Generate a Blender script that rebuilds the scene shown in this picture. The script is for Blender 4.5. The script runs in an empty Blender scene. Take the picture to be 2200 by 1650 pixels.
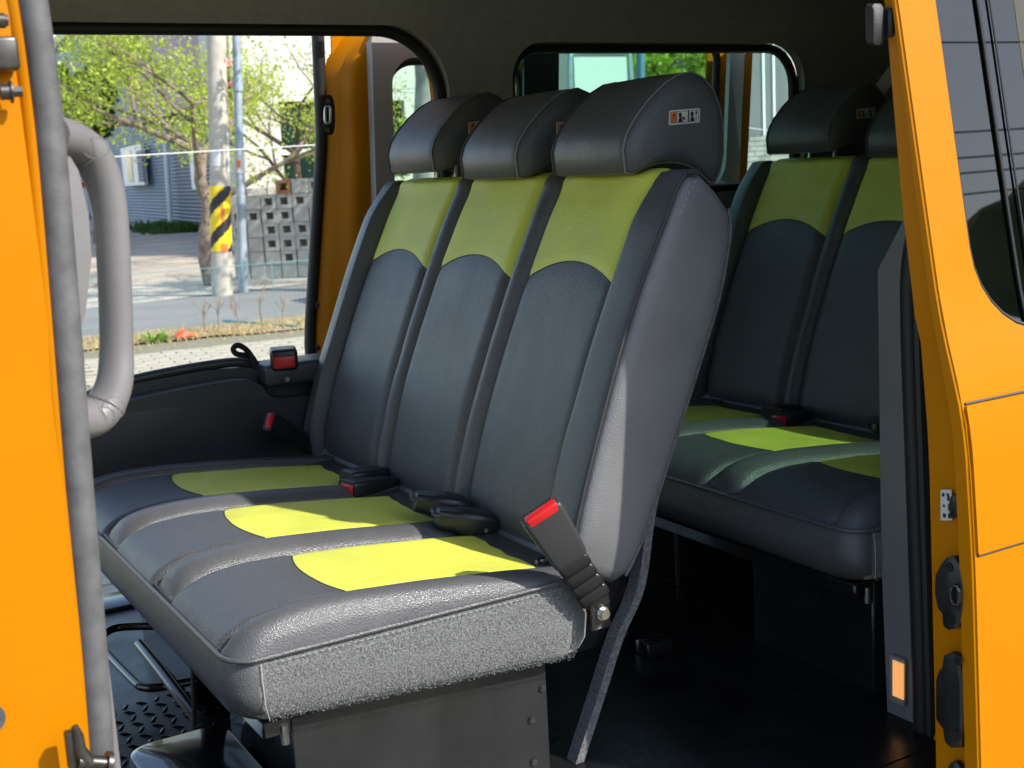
import bpy, bmesh, math, random
from mathutils import Vector, Matrix, noise
random.seed(7)
R_ = math.radians
scene = bpy.context.scene
COL = scene.collection

# ------------------------------------------------------------------ camera
H = 1.55                         # eye height above the ground; everything below is written relative to the eye
F = 2661.35                      # focal length in pixels of a 2200 px wide frame
CR = Vector((0.85773737, -0.51133545, -0.05312876))
CD = Vector((-0.13425454, -0.12304009, -0.98327862))
CF = Vector((0.49624825, 0.8505276, -0.17418519))
cam = bpy.data.cameras.new('camera'); cam.sensor_width = 36; cam.lens = F*36/2200
cam.clip_start = .05; cam.clip_end = 2000
cam.dof.use_dof = True; cam.dof.focus_distance = 2.5; cam.dof.aperture_fstop = 8
camo = bpy.data.objects.new('camera', cam); COL.objects.link(camo)
up, back = -CD, -CF
camo.matrix_world = Matrix(((CR.x, up.x, back.x, 0), (CR.y, up.y, back.y, 0), (CR.z, up.z, back.z, H), (0, 0, 0, 1)))
scene.camera = camo
def ray(px, py): return CR*(px-1100)+CD*(py-825)+CF*F
def at(px, py, X=None, Y=None, Z=None):          # a point of the place seen in that direction, at a known depth
    d = ray(px, py)
    t = X/d.x if X is not None else (Y/d.y if Y is not None else Z/d.z)
    return d*t

# ------------------------------------------------------------------ light
SUN_H = Vector((-.573, .819)).normalized(); SUN_E = R_(40)
sd = Vector((SUN_H.x*math.cos(SUN_E), SUN_H.y*math.cos(SUN_E), -math.sin(SUN_E)))
sl = bpy.data.lights.new('sun', 'SUN'); sl.energy = 3.0; sl.angle = R_(.55); sl.color = (1, .95, .87)
so = bpy.data.objects.new('sun', sl); COL.objects.link(so); so.location = (4, -8, 12)
so.rotation_euler = sd.to_track_quat('-Z', 'Y').to_euler()
w = bpy.data.worlds.new('World'); scene.world = w; w.use_nodes = True
nt = w.node_tree; sky = nt.nodes.new('ShaderNodeTexSky'); sky.sky_type = 'NISHITA'; sky.sun_disc = False
sky.sun_elevation = SUN_E; sky.sun_rotation = math.atan2(-SUN_H.x, -SUN_H.y); sky.air_density = 1.1; sky.dust_density = 1.2
bg = nt.nodes['Background']; bg.inputs[1].default_value = .15
nt.links.new(sky.outputs[0], bg.inputs[0])
vs = scene.view_settings; vs.view_transform = 'Standard'; vs.look = 'None'; vs.gamma = 1; vs.use_curve_mapping = False
vs.exposure = 1.12

# ------------------------------------------------------------------ materials
def srgb(r, g, b): return tuple(((c/255)/12.92 if c < 10 else ((c/255+.055)/1.055)**2.4) for c in (r, g, b))
class N:
    def __init__(s, name):
        s.m = bpy.data.materials.new(name); s.m.use_nodes = True; s.t = s.m.node_tree; s.b = s.t.nodes['Principled BSDF']
    def n(s, t, **k):
        x = s.t.nodes.new('ShaderNode'+t)
        for a, v in k.items(): setattr(x, a, v)
        return x
    def l(s, a, b): s.t.links.new(a, b)
def mat(name, col, rough=.5, metal=0, var=.0, vscale=8, bump=0, bscale=200, coat=0, spec=.5, sheen=0, col2=None, emit=None, detail=4, coords='Object', rvar=0):
    q = N(name); b = q.b
    b.inputs['Base Color'].default_value = (*col, 1); b.inputs['Roughness'].default_value = rough; b.inputs['Metallic'].default_value = metal
    b.inputs['Specular IOR Level'].default_value = spec; b.inputs['Coat Weight'].default_value = coat; b.inputs['Coat Roughness'].default_value = .04
    b.inputs['Sheen Weight'].default_value = sheen
    tc = q.n('TexCoord')
    if var or col2:
        ns = q.n('TexNoise'); ns.inputs['Scale'].default_value = vscale; ns.inputs['Detail'].default_value = detail; q.l(tc.outputs[coords], ns.inputs['Vector'])
        rp = q.n('ValToRGB'); rp.color_ramp.elements[0].position = .3; rp.color_ramp.elements[1].position = .7
        a = col if col2 is None else col; c2 = col2 or col
        rp.color_ramp.elements[0].color = (*[c*(1-var) for c in a], 1); rp.color_ramp.elements[1].color = (*[min(1, c*(1+var)) for c in c2], 1)
        q.l(ns.outputs['Fac'], rp.inputs[0]); q.l(rp.outputs[0], b.inputs['Base Color'])
    if rvar:
        n3 = q.n('TexNoise'); n3.inputs['Scale'].default_value = 9; n3.inputs['Detail'].default_value = 6; q.l(tc.outputs[coords], n3.inputs['Vector'])
        mr = q.n('MapRange'); mr.inputs['From Min'].default_value = .3; mr.inputs['From Max'].default_value = .7; mr.inputs['To Min'].default_value = rough-rvar; mr.inputs['To Max'].default_value = rough+rvar
        q.l(n3.outputs['Fac'], mr.inputs[0]); q.l(mr.outputs[0], b.inputs['Roughness'])
    if bump:
        n2 = q.n('TexNoise'); n2.inputs['Scale'].default_value = bscale; n2.inputs['Detail'].default_value = 3; q.l(tc.outputs[coords], n2.inputs['Vector'])
        bp = q.n('Bump'); bp.inputs['Strength'].default_value = bump; bp.inputs['Distance'].default_value = .002
        q.l(n2.outputs['Fac'], bp.inputs['Height']); q.l(bp.outputs[0], b.inputs['Normal'])
    if emit: b.inputs['Emission Color'].default_value = (*emit[:3], 1); b.inputs['Emission Strength'].default_value = emit[3]
    return q.m
def vinyl(name, col, perf=None, rough=.36):
    q = N(name); b = q.b; tc = q.n('TexCoord')
    b.inputs['Roughness'].default_value = rough; b.inputs['Specular IOR Level'].default_value = .5
    ns = q.n('TexNoise'); ns.inputs['Scale'].default_value = 7; ns.inputs['Detail'].default_value = 5; q.l(tc.outputs['Object'], ns.inputs['Vector'])
    rp = q.n('ValToRGB'); rp.color_ramp.elements[0].position = .3; rp.color_ramp.elements[1].position = .7
    rp.color_ramp.elements[0].color = (*[c*.9 for c in col], 1); rp.color_ramp.elements[1].color = (*[min(1, c*1.07) for c in col], 1)
    q.l(ns.outputs['Fac'], rp.inputs[0]); colout = rp.outputs[0]
    mr = q.n('MapRange'); mr.inputs['From Min'].default_value = .3; mr.inputs['From Max'].default_value = .7; mr.inputs['To Min'].default_value = rough-.05; mr.inputs['To Max'].default_value = rough+.07
    q.l(ns.outputs['Fac'], mr.inputs[0]); q.l(mr.outputs[0], b.inputs['Roughness'])
    vo = q.n('TexVoronoi'); vo.inputs['Scale'].default_value = 420; q.l(tc.outputs['Object'], vo.inputs['Vector'])
    n4 = q.n('TexNoise'); n4.inputs['Scale'].default_value = 14; n4.inputs['Detail'].default_value = 3; q.l(tc.outputs['Object'], n4.inputs['Vector'])
    b0 = q.n('Bump'); b0.inputs['Strength'].default_value = .35; b0.inputs['Distance'].default_value = .006; q.l(n4.outputs['Fac'], b0.inputs['Height'])
    bp = q.n('Bump'); bp.inputs['Strength'].default_value = .5; bp.inputs['Distance'].default_value = .0013
    q.l(vo.outputs['Distance'], bp.inputs['Height']); q.l(b0.outputs[0], bp.inputs['Normal']); q.l(bp.outputs[0], b.inputs['Normal'])
    if perf:
        sp = q.n('SeparateXYZ'); q.l(tc.outputs['Object'], sp.inputs[0]); cb = q.n('CombineXYZ')
        q.l(sp.outputs[perf[0]], cb.inputs[0]); q.l(sp.outputs[perf[1]], cb.inputs[1])
        mp = q.n('Mapping'); mp.inputs['Rotation'].default_value = (0, 0, R_(45)); mp.inputs['Scale'].default_value = (1, 1.0, 1); q.l(cb.outputs[0], mp.inputs[0])
        v2 = q.n('TexVoronoi', voronoi_dimensions='2D'); v2.inputs['Scale'].default_value = 190; v2.inputs['Randomness'].default_value = 0; q.l(mp.outputs[0], v2.inputs['Vector'])
        r2 = q.n('ValToRGB'); r2.color_ramp.elements[0].position = .2; r2.color_ramp.elements[1].position = .32; r2.color_ramp.elements[0].color = (.55, .55, .55, 1)
        q.l(v2.outputs['Distance'], r2.inputs[0]); mx = q.n('Mix', data_type='RGBA', blend_type='MULTIPLY'); mx.inputs[0].default_value = 1
        q.l(colout, mx.inputs[6]); q.l(r2.outputs[0], mx.inputs[7]); colout = mx.outputs[2]
        b2 = q.n('Bump'); b2.inputs['Strength'].default_value = .6; b2.inputs['Distance'].default_value = .0015; q.l(r2.outputs[0], b2.inputs['Height']); q.l(bp.outputs[0], b2.inputs['Normal']); q.l(b2.outputs[0], b.inputs['Normal'])
    q.l(colout, b.inputs['Base Color'])
    return q.m
def glass(name, tint, gloss=.12, ior=1.5):
    q = N(name); q.t.nodes.remove(q.b); out = q.t.nodes['Material Output']
    tr = q.n('BsdfTransparent'); tr.inputs[0].default_value = (*tint, 1); gl = q.n('BsdfGlossy'); gl.inputs['Roughness'].default_value = .01
    fr = q.n('Fresnel'); fr.inputs[0].default_value = ior; ad = q.n('Math', operation='ADD'); ad.inputs[1].default_value = gloss; q.l(fr.outputs[0], ad.inputs[0]); ge = q.n('NewGeometry'); iv = q.n('Math', operation='SUBTRACT'); iv.inputs[0].default_value = 1; q.l(ge.outputs['Backfacing'], iv.inputs[1]); mu = q.n('Math', operation='MULTIPLY'); q.l(ad.outputs[0], mu.inputs[0]); q.l(iv.outputs[0], mu.inputs[1]); ad = mu
    mx = q.n('MixShader'); q.l(ad.outputs[0], mx.inputs[0]); q.l(tr.outputs[0], mx.inputs[1]); q.l(gl.outputs[0], mx.inputs[2]); q.l(mx.outputs[0], out.inputs[0])
    return q.m
def wavy(name, col, scale, axis, rough=.5, dist=.03):      # ribbed sheet
    q = N(name); tc = q.n('TexCoord'); wv = q.n('TexWave'); wv.bands_direction = axis; wv.inputs['Scale'].default_value = scale
    q.l(tc.outputs['Object'], wv.inputs['Vector']); bp = q.n('Bump'); bp.inputs['Strength'].default_value = 1; bp.inputs['Distance'].default_value = dist
    q.l(wv.outputs['Fac'], bp.inputs['Height']); q.l(bp.outputs[0], q.b.inputs['Normal'])
    q.b.inputs['Roughness'].default_value = rough
    ns = q.n('TexNoise'); ns.inputs['Scale'].default_value = .8; q.l(tc.outputs['Object'], ns.inputs['Vector']); rp = q.n('ValToRGB')
    rp.color_ramp.elements[0].color = (*[c*.75 for c in col], 1); rp.color_ramp.elements[1].color = (*[min(1, c*1.2) for c in col], 1); q.l(ns.outputs['Fac'], rp.inputs[0]); q.l(rp.outputs[0], q.b.inputs['Base Color'])
    return q.m
def leafm(name, col, col2):
    q = N(name); b = q.b; g = q.n('ObjectInfo'); at_ = q.n('Attribute'); at_.attribute_name = 'tone'
    mx = q.n('Mix', data_type='RGBA'); mx.inputs[6].default_value = (*col, 1); mx.inputs[7].default_value = (*col2, 1); q.l(at_.outputs['Fac'], mx.inputs[0])
    q.l(mx.outputs[2], b.inputs['Base Color']); b.inputs['Roughness'].default_value = .5
    tl = q.n('BsdfTranslucent'); q.l(mx.outputs[2], tl.inputs[0]); ms = q.n('MixShader'); ms.inputs[0].default_value = .45
    q.l(b.outputs[0], ms.inputs[1]); q.l(tl.outputs[0], ms.inputs[2]); q.l(ms.outputs[0], q.t.nodes['Material Output'].inputs[0])
    return q.m
GREY = (.082, .084, .090); YEL = (.62, .65, .085)
M = dict(
    vinyl=vinyl('grey vinyl', GREY), vinyl_sunlit=vinyl('grey vinyl sunlit side', (.15, .152, .158), rough=.46),  # second one is the same vinyl, its colour lightened for the sun-facing side
    perf_c=vinyl('perforated grey vinyl cushion', GREY, (0, 1)), perf_b=vinyl('perforated grey vinyl back', GREY, (1, 2)),
    yellow=vinyl('lime yellow vinyl', YEL, rough=.5),
    pile=mat('felt pile', (.235, .24, .237), .95, var=.5, vscale=300), fuzz=mat('felt', (.115, .12, .12), .95, var=.5, vscale=300, bump=1, bscale=300, sheen=.4, detail=2),
    piping=mat('dark piping', (.03, .03, .033), .6), thread=mat('pale thread', (.34, .34, .335), .8),
    orange=mat('orange paint', (.47, .163, .0), .45, coat=.03, var=.02, vscale=3, spec=.1),
    rubber=mat('weatherstrip rubber', (.09, .09, .093), .62, var=.25, vscale=40, bump=.25, bscale=400), rubber_black=mat('black rubber', (.012, .012, .013), .55, bump=.2),
    trim=mat('grey trim plastic', (.16, .157, .157), .55, bump=.35, bscale=600, var=.06), trim_mid=mat('mid grey trim plastic', (.42, .41, .41), .5, bump=.3, bscale=500), trim_light=mat('light grey trim plastic', (.165, .16, .163), .42, bump=.2, bscale=500, var=.04, vscale=20),
    trim_dark=mat('charcoal trim plastic', (.04, .041, .045), .36, bump=.3, bscale=500),
    liner=mat('headliner cloth', (.32, .31, .29), .95, var=.08, vscale=30, bump=.3, bscale=700),
    black=mat('black plastic', (.014, .014, .016), .35, bump=.1), blackmetal=mat('black painted steel', (.012, .012, .014), .18, coat=.5, rvar=.07),
    plate=mat('semi gloss black steel plate', (.013, .013, .0135), .45, var=.3, vscale=14, rvar=.1, bump=.1, bscale=300), steel=mat('zinc steel', (.55, .54, .52), .3, metal=1, var=.2, vscale=60),
    hinge=mat('dark steel', (.09, .085, .08), .35, metal=.8, var=.3, vscale=60),
    red=mat('red plastic', (.55, .012, .014), .35), webbing=mat('white belt webbing', (.62, .62, .60), .8, bump=.5, bscale=500), webbing_dark=mat('black belt webbing', (.012, .012, .013), .8, bump=.4, bscale=500),
    floor=mat('black floor plate', (.008, .008, .009), .3, rvar=.1, var=.4, vscale=10, spec=.3), carpet=mat('grey carpet edge', (.12, .12, .125), .95, var=.5, vscale=240, bump=1, bscale=260),
    card=mat('white sticker', (.55, .56, .55), .5), card_orange=mat('orange print', (.75, .19, .04), .5), ink=mat('black print', (.01, .01, .014), .5), ink_red=mat('dark red print', (.16, .015, .03), .5),
    lens=mat('amber lamp lens', (.75, .5, .25), .15, emit=(1, .42, .12, .3)), lampframe=mat('clear lamp rim', (.3, .27, .24), .2),
    glass_clear=glass('window glass', (.80, .93, .88), .01), glass_tint=glass('tinted window glass', (.55, .66, .60), .015, 1.5), glass_dark=glass('dark window glass', (.05, .07, .075), .015, 1.5),
    pane=mat('building glass', (.012, .03, .028), .06, spec=.8, var=.5, vscale=1.2),
    ground=mat('pale dirt', (.42, .35, .27), .95, var=.22, vscale=.9, bump=.5, bscale=6, detail=8), asphalt=mat('worn asphalt', (.20, .195, .185), .9, var=.12, vscale=1.3, bump=.5, bscale=40, detail=8),
    apron=mat('pale concrete apron', (.47, .42, .35), .92, var=.14, vscale=.7, detail=8), paver=mat('concrete paver', (.37, .34, .26), .92, var=.2, vscale=9, bump=.5, bscale=60), joint=mat('paver joints', (.2, .19, .12), .95, var=.3, vscale=20),
    verge=mat('dry verge', (.30, .23, .13), .95, var=.4, vscale=6, bump=.6, bscale=30, detail=8),
    navy=wavy('navy ribbed cladding', (.14, .18, .25), 2.6, 'Z'), slate=wavy('slate purple cladding', (.12, .12, .15), 2.6, 'Z'), greycl=wavy('charcoal cladding', (.15, .155, .165), .35, 'X'),
    mauve=mat('mauve fascia', (.33, .19, .26), .6, var=.08, vscale=1), white=mat('white render', (.52, .505, .465), .8, var=.05, vscale=.6, detail=6), wframe=mat('white window frame', (.75, .75, .75), .4),
    stone=mat('grey stone', (.30, .29, .27), .9, var=.3, vscale=5, bump=.7, bscale=20), concrete=mat('concrete', (.46, .42, .35), .9, var=.16, vscale=7, bump=.4, bscale=50, detail=8), cblock=mat('concrete block', (.40, .38, .34), .95, var=.2, vscale=8, bump=.6, bscale=60),
    redbrick=mat('red block', (.32, .14, .08), .9, var=.2), yellowband=mat('yellow band', (.85, .58, .01), .55), blackband=mat('black band', (.02, .02, .022), .6), galv=mat('galvanised blue grey steel', (.33, .40, .46), .5, metal=.3, var=.2, vscale=9),
    bark=mat('pale bark', (.22, .17, .13), .95, var=.5, vscale=9, bump=.8, bscale=30), barkd=mat('dark bark', (.07, .05, .035), .95, var=.4, vscale=9),
    leaf=leafm('spring leaf', (.30, .42, .04), (.52, .60, .08)), leafm=leafm('mid leaf', (.10, .22, .02), (.28, .42, .05)), leafd=leafm('dark leaf', (.025, .07, .015), (.09, .17, .025)), weed=leafm('weed leaf', (.16, .36, .03), (.35, .55, .07)),
    twig=mat('dry twig', (.28, .20, .14), .9), teal=mat('teal net cord', (.10, .33, .32), .6), bag=mat('orange plastic sheet', (.85, .10, .03), .5), wire=mat('wire sleeve', (.6, .62, .6), .5), pink=mat('pink petals', (.75, .22, .27), .6),
    cable=mat('black cable', (.01, .01, .01), .6), carpaint=mat('silver paint', (.35, .37, .38), .3, metal=.6, coat=1), truckpaint=mat('white truck paint', (.75, .75, .73), .35, coat=.6), tyre=mat('tyre', (.015, .015, .015), .85), bluepole=mat('blue steel', (.10, .22, .32), .5),
    hill=mat('wooded hill', (.05, .085, .025), .95, var=.5, vscale=.3, bump=1, bscale=.8), board=mat('pale board', (.62, .64, .63), .6),
    rim=mat('alloy', (.5, .5, .5), .3, metal=1), grass=mat('dry grass', (.35, .27, .12), .9, var=.3, vscale=9),
)

# ------------------------------------------------------------------ builders (vertices are given relative to the eye)
BASE = {}
def root(name, loc, label=None, cat=None, group=None):
    o = bpy.data.objects.new(name, None); COL.objects.link(o); o.empty_display_size = .1
    o.location = (loc[0], loc[1], loc[2]+H); BASE[o] = Vector(loc); tag(o, label, cat, group); return o
def tag(o, label=None, cat=None, group=None, kind=None):
    if label: o['label'] = label
    if cat: o['category'] = cat
    if group: o['group'] = group
    if kind: o['kind'] = kind
    return o
def obj(name, bm, m, parent=None, smooth=True, sharp=38, kind=None, label=None):
    me = bpy.data.meshes.new(name)
    if isinstance(bm, bpy.types.Mesh): me = bm
    else:
        bmesh.ops.recalc_face_normals(bm, faces=bm.faces)
        bm.to_mesh(me); bm.free()
    o = bpy.data.objects.new(name, me); COL.objects.link(o)
    if parent is not None: b = BASE[parent]; o.parent = parent; BASE[o] = b
    else:
        vs_ = [v.co for v in me.vertices]
        b = Vector(((min(v.x for v in vs_)+max(v.x for v in vs_))/2, (min(v.y for v in vs_)+max(v.y for v in vs_))/2, min(v.z for v in vs_)))
        BASE[o] = b; o.location = (b.x, b.y, b.z+H)
    me.transform(Matrix.Translation(-b))
    ms = m if isinstance(m, (list, tuple)) else [m]
    for x in ms: me.materials.append(M[x])
    if smooth:
        me.polygons.foreach_set('use_smooth', [True]*len(me.polygons)); me.set_sharp_from_angle(angle=R_(sharp))
    if kind: o['kind'] = kind
    if label: o['label'] = label
    return o
def new(): return bmesh.new()
def add_box(bm, lo, hi, bev=0, seg=2, mtx=None, mi=0):
    c = [(a+b)/2 for a, b in zip(lo, hi)]; s = [abs(b-a) for a, b in zip(lo, hi)]
    r = bmesh.ops.create_cube(bm, size=1, matrix=Matrix.Translation(c) @ Matrix.Diagonal((*s, 1)))
    vsx = r['verts']
    if bev:
        es = list({e for v in vsx for e in v.link_edges})
        g = bmesh.ops.bevel(bm, geom=es, offset=bev, segments=seg, profile=.5, affect='EDGES', clamp_overlap=True)
        vsx = list({v for f in g['faces'] for v in f.verts} | {v for v in vsx if v.is_valid})
        # gather the whole island
        seen = set(vsx); st = list(vsx)
        while st:
            v = st.pop()
            for e in v.link_edges:
                o = e.other_vert(v)
                if o not in seen: seen.add(o); st.append(o)
        vsx = list(seen)
    if mtx is not None: bmesh.ops.transform(bm, matrix=mtx, verts=vsx)
    if mi:
        for f in {f for v in vsx for f in v.link_faces}: f.material_index = mi
    return vsx
def box(lo, hi, bev=0, seg=2, mtx=None): bm = new(); add_box(bm, lo, hi, bev, seg, mtx); return bm
def add_tube(bm, pts, r, seg=10, cap=True, closed=False, flat=1.0, mi=0):
    pts = [Vector(p) for p in pts]; n = len(pts); rings = []; ref = None
    for i, p in enumerate(pts):
        a = pts[(i-1) % n] if (closed or i > 0) else p; b = pts[(i+1) % n] if (closed or i < n-1) else p
        t = (b-a).normalized()
        if ref is None: ref = Vector((0, 0, 1)) if abs(t.z) < .9 else Vector((1, 0, 0))
        s = t.cross(ref).normalized(); u = s.cross(t).normalized(); ref = u
        rr = r[i] if isinstance(r, (list, tuple)) else r
        rings.append([bm.verts.new(p+s*math.cos(k*2*math.pi/seg)*rr+u*math.sin(k*2*math.pi/seg)*rr*flat) for k in range(seg)])
    fs = []
    for i in range(n if closed else n-1):
        A, B = rings[i], rings[(i+1) % n]
        for k in range(seg): fs.append(bm.faces.new((A[k], A[(k+1) % seg], B[(k+1) % seg], B[k])))
    if cap and not closed: fs.append(bm.faces.new(rings[0][::-1])); fs.append(bm.faces.new(rings[-1]))
    if mi:
        for f in fs: f.material_index = mi
    return rings
def tube(pts, r, seg=10, **k): bm = new(); add_tube(bm, pts, r, seg, **k); return bm
def smoothpath(pts, n=6):           # Catmull-Rom
    pts = [Vector(p) for p in pts]; out = []
    for i in range(len(pts)-1):
        p0, p1, p2, p3 = pts[max(i-1, 0)], pts[i], pts[i+1], pts[min(i+2, len(pts)-1)]
        for k in range(n):
            t = k/n; out.append(.5*((2*p1)+(p2-p0)*t+(2*p0-5*p1+4*p2-p3)*t*t+(3*p1-p0-3*p2+p3)*t*t*t))
    return out+[pts[-1]]
def add_patch(bm, fn, nu, nv, mi=0):
    g = [[bm.verts.new(fn(i/nu, j/nv)) for j in range(nv+1)] for i in range(nu+1)]
    for i in range(nu):
        for j in range(nv):
            f = bm.faces.new((g[i][j], g[i+1][j], g[i+1][j+1], g[i][j+1])); f.material_index = mi
    return g
def patch(fn, nu, nv): bm = new(); add_patch(bm, fn, nu, nv); return bm
def add_loft(bm, rings, cap=True, mi=0):
    vr = [[bm.verts.new(p) for p in r] for r in rings]; n = len(vr[0])
    for A, B in zip(vr[:-1], vr[1:]):
        for k in range(n): f = bm.faces.new((A[k], A[(k+1) % n], B[(k+1) % n], B[k])); f.material_index = mi
    if cap:
        for r in (vr[0], vr[-1]):
            c = Vector((0, 0, 0))
            for v in r: c += v.co
            cv = bm.verts.new(c/n)
            for k in range(n): f = bm.faces.new((r[k], r[(k+1) % n], cv)); f.material_index = mi
    return vr
def profile_y(prof, ys):            # (x,z) profile lofted along Y; ys = [(y, scale, dx, dz)]
    cx = sum(p[0] for p in prof)/len(prof); cz = sum(p[1] for p in prof)/len(prof)
    return [[(cx+(p[0]-cx)*s, y, cz+(p[1]-cz)*s) for p in prof] for (y, s) in ys]
def rrect(x0, z0, x1, z1, r, n=7):
    rr = r if isinstance(r, (list, tuple)) else [r]*4         # bl, br, tr, tl
    out = []
    for (cx, cz, a0, q) in ((x0+rr[0], z0+rr[0], 180, rr[0]), (x1-rr[1], z0+rr[1], 270, rr[1]), (x1-rr[2], z1-rr[2], 0, rr[2]), (x0+rr[3], z1-rr[3], 90, rr[3])):
        for k in range(n+1):
            a = R_(a0+90*k/n); out.append((cx+q*math.cos(a), cz+q*math.sin(a)))
    return out
def sheet(outer, holes, fn, zcuts=(), xcuts=(), thick=0, tdir=Vector((0, 1, 0))):
    cu = bpy.data.curves.new('tmp', 'CURVE'); cu.dimensions = '2D'; cu.fill_mode = 'BOTH'
    for lp in [outer]+list(holes):
        s = cu.splines.new('POLY'); s.points.add(len(lp)-1); s.use_cyclic_u = True
        for p, q in zip(s.points, lp): p.co = (q[0], q[1], 0, 1)
    o = bpy.data.objects.new('tmp', cu); COL.objects.link(o)
    dg = bpy.context.evaluated_depsgraph_get(); me = bpy.data.meshes.new_from_object(o.evaluated_get(dg))
    bm = new(); bm.from_mesh(me); bpy.data.objects.remove(o); bpy.data.curves.remove(cu); bpy.data.meshes.remove(me)
    bmesh.ops.remove_doubles(bm, verts=bm.verts, dist=1e-5)
    for z in zcuts: bmesh.ops.bisect_plane(bm, geom=bm.verts[:]+bm.edges[:]+bm.faces[:], plane_co=(0, z, 0), plane_no=(0, 1, 0))
    for x in xcuts: bmesh.ops.bisect_plane(bm, geom=bm.verts[:]+bm.edges[:]+bm.faces[:], plane_co=(x, 0, 0), plane_no=(1, 0, 0))
    for v in bm.verts: v.co = Vector(fn(v.co.x, v.co.y))
    if thick:
        g = bmesh.ops.extrude_face_region(bm, geom=bm.faces[:])
        bmesh.ops.translate(bm, verts=[v for v in g['geom'] if isinstance(v, bmesh.types.BMVert)], vec=tdir*thick)
    return bm
def frange(a, b, n): return [a+(b-a)*i/n for i in range(n+1)]
def interp(tab, x):
    if x <= tab[0][0]: return tab[0][1]
    for (a, fa), (b, fb) in zip(tab[:-1], tab[1:]):
        if x <= b: t = (x-a)/(b-a); return fa+(fb-fa)*t
    return tab[-1][1]
def sinterp(tab, x):              # smoothed interpolation
    e = .05; return sum(interp(tab, x+d*e) for d in (-1, -.5, 0, .5, 1))/5
def dashes(path, r, on, off):
    bm = new(); pts = [Vector(p) for p in path]; pos = 0; L = [0]
    for a, b in zip(pts[:-1], pts[1:]): L.append(L[-1]+(b-a).length)
    def P(s):
        for i in range(len(pts)-1):
            if s <= L[i+1]: return pts[i].lerp(pts[i+1], (s-L[i])/max(1e-9, L[i+1]-L[i]))
        return pts[-1]
    while pos+on < L[-1]: add_tube(bm, [P(pos), P(pos+on)], r, 5); pos += on+off
    return bm
def frame_from(p0, p1, side):     # matrix: local z runs p0->p1, local x near `side`
    z = (Vector(p1)-Vector(p0)).normalized(); y = z.cross(Vector(side)).normalized(); x = y.cross(z)
    m = Matrix((x, y, z)).transposed().to_4x4(); m.translation = Vector(p0); return m
def copy_tree(o, parent=None):
    c = o.copy(); COL.objects.link(c); c.parent = parent
    for ch in list(o.children): copy_tree(ch, c)
    return c
FLOOR = -1.09; GR = -1.55

# ================================================================== the ground
def flat(lo, hi, z, n=1):
    bm = new(); vsx = [bm.verts.new(p) for p in ((lo[0], lo[1], z), (hi[0], lo[1], z), (hi[0], hi[1], z), (lo[0], hi[1], z))]; bm.faces.new(vsx); return bm
tag(obj('ground', flat((-500, -500), (500, 700), GR-.012), 'ground', smooth=False), kind='structure')
def strip(name, a0, a1, b0, b1, z, m, n=40, wob=.0):     # a band between two lines
    bm = new(); A0, A1, B0, B1 = [Vector((*p[:2], 0)) for p in (a0, a1, b0, b1)]
    rows = []
    for i in range(n+1):
        t = i/n; rows.append((bm.verts.new(A0.lerp(A1, t)+Vector((0, random.uniform(-wob, wob), z))), bm.verts.new(B0.lerp(B1, t)+Vector((0, random.uniform(-wob, wob), z)))))
    for p, q in zip(rows[:-1], rows[1:]): bm.faces.new((p[0], q[0], q[1], p[1]))
    return tag(obj(name, bm, m, smooth=False), kind='structure')
def far2(p, q, s): p, q = Vector(p[:]), Vector(q[:]); return p+(q-p)*s
kerbL, kerbR = at(200, 752, Z=GR), at(650, 705, Z=GR)
roadL, roadR = at(200, 662, Z=GR), at(650, 612, Z=GR)
d1 = kerbR-kerbL; d2 = roadR-roadL
ext = lambda p, d, s: p+d.normalized()*s
strip('paving', (-30, -20), (40, -20), ext(kerbL, d1, -30), ext(kerbL, d1, 60), GR-.004, 'joint')
strip('verge', ext(kerbL, d1, -30), ext(kerbL, d1, 60), ext(kerbL, d1, -30)+Vector((0, 1.1, 0)), ext(kerbL, d1, 60)+Vector((0, 1.1, 0)), GR+.012, 'verge', 300, .12)
strip('road', ext(kerbL, d1, -30)+Vector((0, .5, 0)), ext(kerbL, d1, 60)+Vector((0, .5, 0)), ext(roadL, d2, -30), ext(roadL, d2, 60), GR+.004, 'asphalt', 60, .05)
strip('concrete_apron', ext(roadL, d2, -30), ext(roadL, d2, 60), ext(roadL, d2, -30)+Vector((0, 3.2, 0)), ext(roadL, d2, 60)+Vector((0, 3.2, 0)), GR+.002, 'apron', 60, .1)
# pavers that can be told apart
pav = bpy.data.objects['paving']
pm = None; cnt = 0
def paver(x, y):
    global pm, cnt
    if pm is None:
        o = obj('paver', box((-.112, -.056, 0), (.112, .056, .012), .004, 1), 'paver', smooth=False); pm = o.data; b0 = -BASE[o]
    else: o = bpy.data.objects.new('paver', pm); COL.objects.link(o)
    o.parent = pav; o.location = Vector((x, y, GR-.008+random.uniform(-.003, .003)))-BASE[pav]; o.rotation_euler.z = dirang+random.uniform(-.01, .01); cnt += 1
dirang = math.atan2(d1.y, d1.x)
ux = Vector((math.cos(dirang), math.sin(dirang), 0)); uy = Vector((-ux.y, ux.x, 0))
cen = at(470, 775, Z=GR)
for j in range(-11, 9):
    for i in range(-8, 8):
        p = cen+ux*(i*.23+(j % 2)*.115)+uy*(j*.118)
        q = p; cz = q.dot(CF); sx = 1100+F*q.dot(CR)/cz; sy = 825+F*q.dot(CD)/cz
        if 180 < sx < 690 and 715 < sy < 830 and (q-kerbL).dot(uy) < -.03 and cnt < 260: paver(p.x, p.y)
for j in range(-5, 6):
    for i in range(-3, 4):
        p = at(245, 1265, Z=GR)+ux*(i*.23+(j % 2)*.115)+uy*(j*.118); paver(p.x, p.y)

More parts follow.
